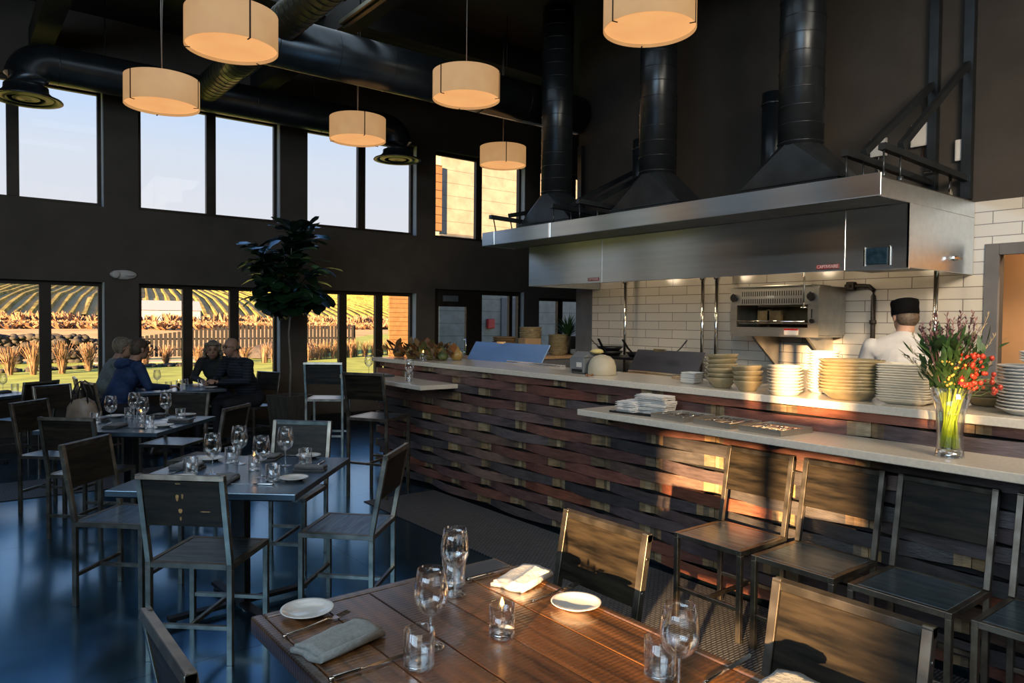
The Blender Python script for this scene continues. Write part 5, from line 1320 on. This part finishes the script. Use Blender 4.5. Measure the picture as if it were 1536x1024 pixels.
# handbag
hb = empty('handbag', 'slouchy taupe leather handbag with two dark handles standing on a chair', 'handbag', (1.08, 8.30, .4555), R(-35)); hb.scale = (1.1, 1.1, 1.08)
prof = [(.10, 0), (.125, .02), (.135, .10), (.12, .19), (.10, .245), (.095, .25)]
mb = MB().lathe(prof, 28, cap=True, sx=1.05, sy=.62)
for i in range(len(mb.v)):
    x, y, zz = mb.v[i]; a = math.atan2(y, x); f = 1+.05*math.sin(a*7+zz*20); mb.v[i] = (x*f, y*f, zz-(.02*math.cos(a*2) if zz > .2 else 0))
mb.obj('body', 'bag', hb)
for s in (-1, 1): MB().tube([(-.07, s*.045, .22), (-.062, s*.05, .32), (-.03, s*.045, .40), (.0, s*.04, .425), (.03, s*.045, .40), (.062, s*.05, .32), (.07, s*.045, .22)], .007, 8).obj('handle', 'bagdark', hb)
# ------------------------------------------------------------------ people: one continuous body each, grown from overlapping limbs
def swept(mb, a, b, r0, r1, n=14, k=5):
    """closed round-ended tapered limb"""
    a = Vector(a); b = Vector(b); d = b-a; L_ = max(d.length, 1e-5); q = Vector((0, 0, 1)).rotation_difference(d.normalized()).to_matrix()
    prof = [(r0*math.cos(t), r0*math.sin(t)) for t in [-PI/2+PI/2*i/k for i in range(k+1)]]
    prof = [(max(p, 1e-4), z) for p, z in prof]+[(max(r1*math.cos(t), 1e-4), L_+r1*math.sin(t)) for t in [PI/2*i/k for i in range(k+1)]]
    mb.lathe(prof, n, a, 0, True, True, q)
def body_mesh(prims, vox, smooth=4):
    mb = MB()
    for p in prims:
        if p[0] == 'c': swept(mb, *p[1:5])
        else: mb.ell(p[1], p[2], 18, 12, 0, p[3].to_matrix() if p[3] is not None else None)
    me = mb.mesh('tmp', []); o = bpy.data.objects.new('tmp', me); C.objects.link(o)
    m = o.modifiers.new('r', 'REMESH'); m.mode = 'VOXEL'; m.voxel_size = vox
    s = o.modifiers.new('s', 'SMOOTH'); s.iterations = smooth; s.factor = .5
    dg = bpy.context.evaluated_depsgraph_get(); dg.update()
    out = bpy.data.meshes.new_from_object(o.evaluated_get(dg)); bpy.data.objects.remove(o); return out
def nearest_mat(me, prims):
    n = len(me.polygons); c = np.empty(n*3); me.polygons.foreach_get('center', c); c = c.reshape(-1, 3)
    best = np.full(n, 1e9); idx = np.zeros(n, int)
    for p in prims:
        if p[0] == 'c':
            a = np.array(p[1]); b = np.array(p[2]); ab = b-a; t = np.clip(((c-a)@ab)/max(ab@ab, 1e-9), 0, 1)
            d = np.linalg.norm(c-(a+t[:, None]*ab), axis=1)-(p[3]+(p[4]-p[3])*t); mi = p[5]
        else:
            q = c-np.array(p[1])
            if p[3] is not None: q = q@np.array(p[3].to_matrix())
            r = np.array(p[2]); k = np.linalg.norm(q/r, axis=1); d = (k-1)*r.min(); mi = p[4]
        w = d < best; best[w] = d[w]; idx[w] = mi
    me.polygons.foreach_set('material_index', idx.tolist()); me.polygons.foreach_set('use_smooth', [True]*n)
def hand(prims, wrist, dirv, up, curl=.6, thumb=1, k=1.):
    """palm, four unequal bent fingers and a thumb off the side of the palm"""
    w = Vector(wrist); d = Vector(dirv).normalized(); s = d.cross(Vector(up)).normalized(); u = s.cross(d)
    pc = w+d*.045*k
    for i in range(4): prims.append(('c', w+s*(.012*(i-1.5))*k, w+d*.08*k+s*(.019*(i-1.5))*k, .0125*k, .0105*k, 0))
    for i, L_ in enumerate((.064, .076, .071, .055)):
        b = w+d*.082*k+s*(.0195*(i-1.5))*k*thumb
        d1 = (d*math.cos(curl*.6)-u*math.sin(curl*.6)); d2 = (d*math.cos(curl*1.5)-u*math.sin(curl*1.5)); d3 = (d*math.cos(curl*2.3)-u*math.sin(curl*2.3))
        p1 = b+d1*L_*.48*k; p2 = p1+d2*L_*.32*k; p3 = p2+d3*L_*.22*k
        prims += [('c', b, p1, .0088*k, .0082*k, 0), ('c', p1, p2, .0082*k, .0076*k, 0), ('c', p2, p3, .0076*k, .0066*k, 0)]
    tb = w+d*.025*k-s*.026*k*thumb; t1_ = tb+(d*.6-s*.75*thumb-u*.25).normalized()*.036*k; t2_ = t1_+(d*.9-s*.1*thumb-u*.4).normalized()*.030*k
    prims += [('c', w+d*.012*k, tb, .014*k, .012*k, 0), ('c', tb, t1_, .0115*k, .0100*k, 0), ('c', t1_, t2_, .0098*k, .0080*k, 0)]
def head(prims, hc, rotm, neck_from, bald=False):
    """skull, jaw, nose, brow, lips and ears around the head centre; face towards +Y of rotm"""
    e = rotm.to_euler(); h = Vector(hc)
    def at(x, y, z): return h+rotm@Vector((x, y, z))
    prims += [('e', at(0, -.012, .026), (.074, .092, .090), e, 0), ('e', at(0, .022, -.030), (.060, .066, .082), e, 0), ('e', at(0, .052, -.078), (.030, .026, .026), e, 0),
              ('c', at(0, .086, .012), at(0, .106, -.022), .009, .0135, 0), ('c', at(-.030, .080, .030), at(.030, .080, .030), .011, .011, 0),
              ('e', at(.075, -.010, -.005), (.010, .020, .032), e, 0), ('e', at(-.075, -.010, -.005), (.010, .020, .032), e, 0),
              ('c', at(-.018, .086, -.052), at(.018, .086, -.052), .0075, .0075, 1), ('c', at(-.016, .084, -.062), at(.016, .084, -.062), .0085, .0085, 1),
              ('c', neck_from, at(0, -.022, -.055), .060, .054, 0)]
    return at
def face_parts(root, at):
    for s in (-1, 1):
        o = MB().ell(at(s*.031, .0815, .012), (.0115, .0105, .0085), 12, 8).obj('eye', 'eye', root)
        b = MB(); b.tube([at(s*.014, .092, .032), at(s*.032, .090, .038), at(s*.048, .078, .033)], .0035, 6); b.obj('eyebrow', 'hairbrown', root)
def hairpiece(root, prims, m, name='hair'):
    me = body_mesh(prims, .008, 2); me.materials.clear(); me.materials.append(M[m]); me.polygons.foreach_set('use_smooth', [True]*len(me.polygons))
    o = bpy.data.objects.new(name, me); C.objects.link(o); o.parent = root; return o
def finish(name, label, prims, mats, loc, rz, vox=.0075):
    me = body_mesh(prims, vox); me.materials.clear()
    for m in mats: me.materials.append(M[m])
    nearest_mat(me, prims)
    o = bpy.data.objects.new(name, me); C.objects.link(o); o.location = loc; o.rotation_euler = (0, 0, rz)
    return tag(o, label, 'person', None)
def seated(label, loc, rz, top, lean=.14, headyaw=0., headtilt=0., big=1., la=None, ra=None, hem=2, lowhand=False, hc=None, curl=.7):
    """seat plane at z=.456; faces +Y; materials 0 skin, 1 lips, 2 top, 3 trousers, 4 shoes"""
    P = []; hw = .17*big; hz = .545
    P += [('e', (0, -.03, hz+.01), (.165*big, .135*big, .105), None, 3), ('e', (0, lean*.35-.015, .72), (.155*big, .118*big, .15), None, 2), ('e', (0, lean*.75-.01, .90), (.178*big, .118*big, .155), None, 2),
          ('c', (0, -.015, .58), (0, lean*.8-.01, .93), .125*big, .12*big, 2), ('c', (-.125*big, lean-.03, 1.015), (.125*big, lean-.03, 1.015), .062, .062, 2), ('c', (0, lean-.02, 1.0), (0, lean+.02, 1.07), .07, .058, 2)]
    for s in (-1, 1):
        P += [('c', (s*.088, -.02, hz-.005), (s*.115, .40, .515), .088*big, .062, 3), ('c', (s*.115, .40, .505), (s*.12, .38, .10), .058, .043, 3), ('c', (s*.12, .36, .05), (s*.125, .54, .032), .040, .031, 4), ('c', (s*.12, .345, .045), (s*.12, .36, .09), .042, .042, 4)]
    sh = Vector((.19*big, lean-.02, 1.00))
    for s, arm in ((-1, la), (1, ra)):
        S = Vector((s*sh.x, sh.y, sh.z)); E, Wr, hd_, up_ = arm
        P += [('c', S, E, .058*big, .046, 2), ('c', E, Wr, .045, .032, 2), ('c', Wr, Vector(Wr)+Vector(hd_).normalized()*.02, .026, .026, 0)]
        hand(P, Vector(Wr)+Vector(hd_).normalized()*.012, hd_, up_, curl, s)
    hc = Vector(hc or (0, lean+.075, 1.195)); rm = (Matrix.Rotation(headyaw, 3, 'Z') @ Matrix.Rotation(headtilt, 3, 'X'))
    at = head(P, hc, rm, Vector((0, lean-.01, 1.03)))
    o = finish('person', label, P, ['skin', 'lip', top, 'trouser', 'shoe'], loc, rz)
    face_parts(o, at)
    return o, at, rm, hc
def cap_hair(at, e, low=.0, back=.0):
    """skull-hugging short hair primitives"""
    return [('e', at(0, -.022, .045), (.081, .096, .086), e, 0), ('e', at(0, -.050, .0), (.078, .066, .082), e, 0), ('c', at(-.066, .01, .04), at(-.070, -.02, -.01), .017, .014, 0), ('c', at(.066, .01, .04), at(.070, -.02, -.01), .017, .014, 0), ('c', at(-.045, .066, .082), at(.045, .066, .082), .022, .022, 0)]
TZ = .73+.042
# man in navy, near left side of the table, one hand by the glasses
o, at, rm, hc = seated('man in a navy hooded sweatshirt leaning on the guest table, back half turned to us', (1.45, 8.86, 0), face(1, .2), 'navy', .20, R(6), R(-6), 1.1,
    la=((-.27, .24, .80), (-.10, .44, TZ), (.8, .55, 0), (0, 0, 1)), ra=((.30, .24, .80), (.17, .50, TZ), (-.05, 1, .02), (0, 0, 1)))
e = rm.to_euler(); hairpiece(o, cap_hair(at, e), 'hairbrown')
hp = MB(); me = body_mesh([('c', (-.10, .10, 1.06), (.10, .10, 1.06), .045, .045, 0), ('e', (0, .075, 1.035), (.12, .07, .055), None, 0), ('c', (-.10, .11, 1.06), (-.06, .26, 1.03), .04, .028, 0), ('c', (.10, .11, 1.06), (.06, .26, 1.03), .04, .028, 0)], .01, 3)
me.materials.append(M['navy']); ho = bpy.data.objects.new('hood', me); C.objects.link(ho); ho.parent = o
me.polygons.foreach_set('use_smooth', [True]*len(me.polygons))
# woman in grey, beyond him
o, at, rm, hc = seated('woman with short light-brown hair in a grey cardigan beside the navy sweatshirt', (1.42, 9.46, 0), face(1, -.05), 'greyknit', .16, R(-8), R(-4), .96,
    la=((-.25, .20, .80), (-.10, .42, TZ), (.6, .8, 0), (0, 0, 1)), ra=((.25, .20, .80), (.09, .42, TZ), (-.6, .8, 0), (0, 0, 1)))
e = rm.to_euler(); hairpiece(o, cap_hair(at, e)+[('e', at(0, -.055, .03), (.088, .075, .10), e, 0), ('c', at(-.07, -.02, .02), at(-.072, -.03, -.05), .022, .018, 0), ('c', at(.07, -.02, .02), at(.072, -.03, -.05), .022, .018, 0)], 'hairgrey')
# bald man with glasses and clasped hands
o, at, rm, hc = seated('bald man with glasses in a dark plaid shirt, hands clasped on the guest table', (3.02, 9.18, 0), face(-.9, -.30), 'plaid', .20, R(-4), R(-5), 1.12,
    la=((-.29, .26, .80), (-.055, .47, TZ+.01), (.62, .60, .25), (.2, -.2, 1)), ra=((.29, .26, .80), (.055, .47, TZ+.01), (-.62, .60, .25), (-.2, -.2, 1)), curl=.8)
gl = MB()
for s in (-1, 1):
    gl.tube([at(s*.031+.021*math.cos(a), .101, .012+.016*math.sin(a)) for a in [2*PI*i/14 for i in range(15)]], .0018, 6); gl.tube([at(s*.052, .100, .016), at(s*.074, .05, .016), at(s*.078, -.01, .010)], .0018, 6)
gl.tube([at(-.010, .104, .014), at(.010, .104, .014)], .0018, 6); gl.obj('glasses', 'tableiron', o)
e = rm.to_euler(); hairpiece(o, [('c', at(-.070, .0, .0), at(-.055, -.07, -.01), .016, .02, 0), ('c', at(.070, .0, .0), at(.055, -.07, -.01), .016, .02, 0), ('c', at(-.05, -.08, -.005), at(.05, -.08, -.005), .022, .022, 0)], 'hairgrey')
MB().tube([(-.062, .155, 1.055), (-.03, .235, 1.02), (0, .255, .99), (.03, .235, 1.02), (.062, .155, 1.055)], .014, 8).obj('collar', 'plaid', o)
# woman with curly hair by the window
o, at, rm, hc = seated('woman with curly grey-blond hair in a dark blouse sitting by the window', (2.77, 9.65, 0), face(-.55, -.83), 'darkblouse', .13, R(14), R(-3), .92,
    la=((-.24, .18, .80), (-.09, .36, TZ), (.6, .8, 0), (0, 0, 1)), ra=((.24, .18, .80), (.08, .36, TZ), (-.6, .8, 0), (0, 0, 1)), hc=(0, .205, 1.15))
e = rm.to_euler(); cu_ = cap_hair(at, e)
for k in range(64):
    th = rnd.uniform(-.12*PI, 1.12*PI); zz = rnd.uniform(-.115, .075); rr = .084+.016*(zz < 0)
    cu_.append(('e', at(rr*math.cos(th), -.012-rr*1.05*math.sin(th), zz), (.021, .021, .021), None, 0))
hairpiece(o, cu_, 'hairgrey')

# the cook: standing, back to us, black cap and white jacket
P = []
for s in (-1, 1):
    P += [('c', (s*.10, 0, .90), (s*.105, .01, .50), .085, .060, 3), ('c', (s*.105, .01, .50), (s*.11, -.02, .09), .058, .042, 3), ('c', (s*.11, -.03, .045), (s*.115, .16, .032), .042, .032, 4)]
P += [('e', (0, -.01, .94), (.165, .125, .12), None, 2), ('c', (0, 0, .94), (0, .02, 1.26), .135, .135, 2), ('e', (0, .02, 1.25), (.185, .125, .19), None, 2), ('c', (-.145, .03, 1.385), (.145, .03, 1.385), .068, .068, 2), ('c', (0, .02, 1.45), (-.17, .03, 1.375), .065, .068, 2), ('c', (0, .02, 1.45), (.17, .03, 1.375), .065, .068, 2), ('c', (0, .03, 1.40), (0, .05, 1.475), .075, .062, 2), ('e', (0, .0, .80), (.155, .12, .12), None, 2)]
for s, E, Wr, dv in ((-1, (-.29, .12, 1.13), (-.20, .33, 1.08), (.3, 1, -.1)), (1, (.29, .12, 1.13), (.18, .34, 1.06), (-.3, 1, -.1))):
    P += [('c', (s*.20, .03, 1.39), E, .064, .052, 2), ('c', E, Wr, .050, .036, 2), ('c', Wr, Vector(Wr)+Vector(dv).normalized()*.03, .027, .026, 0)]
    hand(P, Vector(Wr)+Vector(dv).normalized()*.02, dv, (0, 0, 1), .8, s)
rm = Matrix.Rotation(R(26), 3, 'Z') @ Matrix.Rotation(R(-10), 3, 'X'); hc = Vector((0, .085, 1.60))
at = head(P, hc, rm, Vector((0, .035, 1.46)))
o = finish('person', 'cook in a white jacket and black cap with his back turned at the cooking line', P, ['skin', 'lip', 'chefwhite', 'trouser', 'shoe'], (5.21, 2.27, 0), face(1, .40))
face_parts(o, at); e = rm.to_euler()
hairpiece(o, [('e', at(0, -.048, -.01), (.076, .060, .070), e, 0)], 'hairbrown')
mb = MB(); mb.lathe([(.088, .0), (.092, .02), (.090, .055), (.094, .085), (.090, .105), (.06, .116), (.001, .118)], 28, cap=False, sx=.95, sy=1.08)
mb.v = [tuple(at(*(Vector(v)+Vector((0, -.012, .012))))) for v in mb.v]; mb.obj('cap', 'capblack', o)
MB().lathe([(.060, 1.455), (.066, 1.47), (.064, 1.50), (.058, 1.50)], 24, (0, .048, 0), cap=False).obj('collar', 'chefwhite', o)

# ------------------------------------------------------------------ light
w = bpy.data.worlds.new('world'); bpy.context.scene.world = w; w.use_nodes = True; nt = w.node_tree; L = nt.links
bg = nt.nodes['Background']; tc = nt.nodes.new('ShaderNodeTexCoord'); sp = nt.nodes.new('ShaderNodeSeparateXYZ'); L.new(tc.outputs['Generated'], sp.inputs[0])
c = ramp(nt, sp.outputs['Z'], [(0.0, (.66, .58, .50)), (.04, (.66, .65, .66)), (.12, (.60, .61, .66)), (.2, (.56, .61, .70)), (.29, (.40, .56, .82)), (.45, (.16, .35, .74)), (.9, (.07, .17, .48))])
L.new(c, bg.inputs[0]); bg.inputs[1].default_value = 1.15
sun = bpy.data.lights.new('sun', 'SUN'); sun.energy = 30.0; sun.color = (1, .60, .28); sun.angle = R(.7)
so = bpy.data.objects.new('sun', sun); C.objects.link(so)
az, el = R(28), R(9); dv = Vector((math.cos(az)*math.cos(el), math.sin(az)*math.cos(el), -math.sin(el)))
so.rotation_euler = dv.to_track_quat('-Z', 'Y').to_euler(); so.location = (-20, -10, 8)
def area(name, loc, d, sx, sy, e, col, portal=False):
    l = bpy.data.lights.new(name, 'AREA'); l.shape = 'RECTANGLE'; l.size = sx; l.size_y = sy; l.energy = e; l.color = col
    o = bpy.data.objects.new(name, l); C.objects.link(o); o.location = loc; o.rotation_euler = Vector(d).to_track_quat('-Z', 'Y').to_euler()
    if portal: l.cycles.is_portal = True
    return o
for a, b in BAYS:
    for z0, z1 in (LZ, UZ): area('window_light', ((a+b)/2, 10.3, (z0+z1)/2), (0, -1, 0), b-a, z1-z0, 1, (1, 1, 1), True)
for a, b in LB:
    for z0, z1 in ((.62, 2.27), (2.4, UZ[1])): area('window_light', (-4.3, (a+b)/2, (z0+z1)/2), (1, 0, 0), b-a, z1-z0, 1, (1, 1, 1), True)
# added soft fill panels brightening room and kitchen, then lamps under the hood
area('room_fill', (-1.2, -2.2, 4.6), (.55, .75, -.75), 3.5, 2.0, 55, (1, .86, .70))
area('room_fill', (-3.7, .3, 3.4), (1, .45, -.35), 5.0, 2.2, 220, (.62, .82, 1))
kl = area('kitchen_fill', (2.5, -1.2, 3.4), (.80, .90, -.50), 1.6, 1.0, 50, (1, .80, .58)); kl.data.spread = R(75)
area('kitchen_fill', (4.6, 1.0, 5.0), (.25, .6, -1), 1.2, 3., 28, (1, .84, .64))
area('room_fill', (2.2, 5.0, 5.05), (0, 0, -1), 3., 5., 55, (.78, .9, 1))
for y in (2.9, 3.9, 4.9, 5.9):
    l = bpy.data.lights.new('hood_lamp', 'POINT'); l.energy = 5; l.color = (1, .78, .52); l.shadow_soft_size = .06
    o = bpy.data.objects.new('hood_lamp', l); C.objects.link(o); o.location = (5.75, y, 2.10)
area('corridor_light', (7.2, 1.2, 2.6), (.3, .3, -1), .4, .8, 40, (1, .72, .45))

sc = bpy.context.scene
sc.view_settings.view_transform = 'Standard'; sc.view_settings.look = 'None'; sc.view_settings.exposure = .2
cy = sc.cycles
cy.max_bounces = 10; cy.diffuse_bounces = 3; cy.glossy_bounces = 4; cy.transmission_bounces = 6; cy.transparent_max_bounces = 24
cy.caustics_reflective = False; cy.caustics_refractive = False; cy.sample_clamp_indirect = 4; cy.blur_glossy = .6
cy.use_denoising = True
try: cy.denoiser = 'OPENIMAGEDENOISE'
except Exception: pass
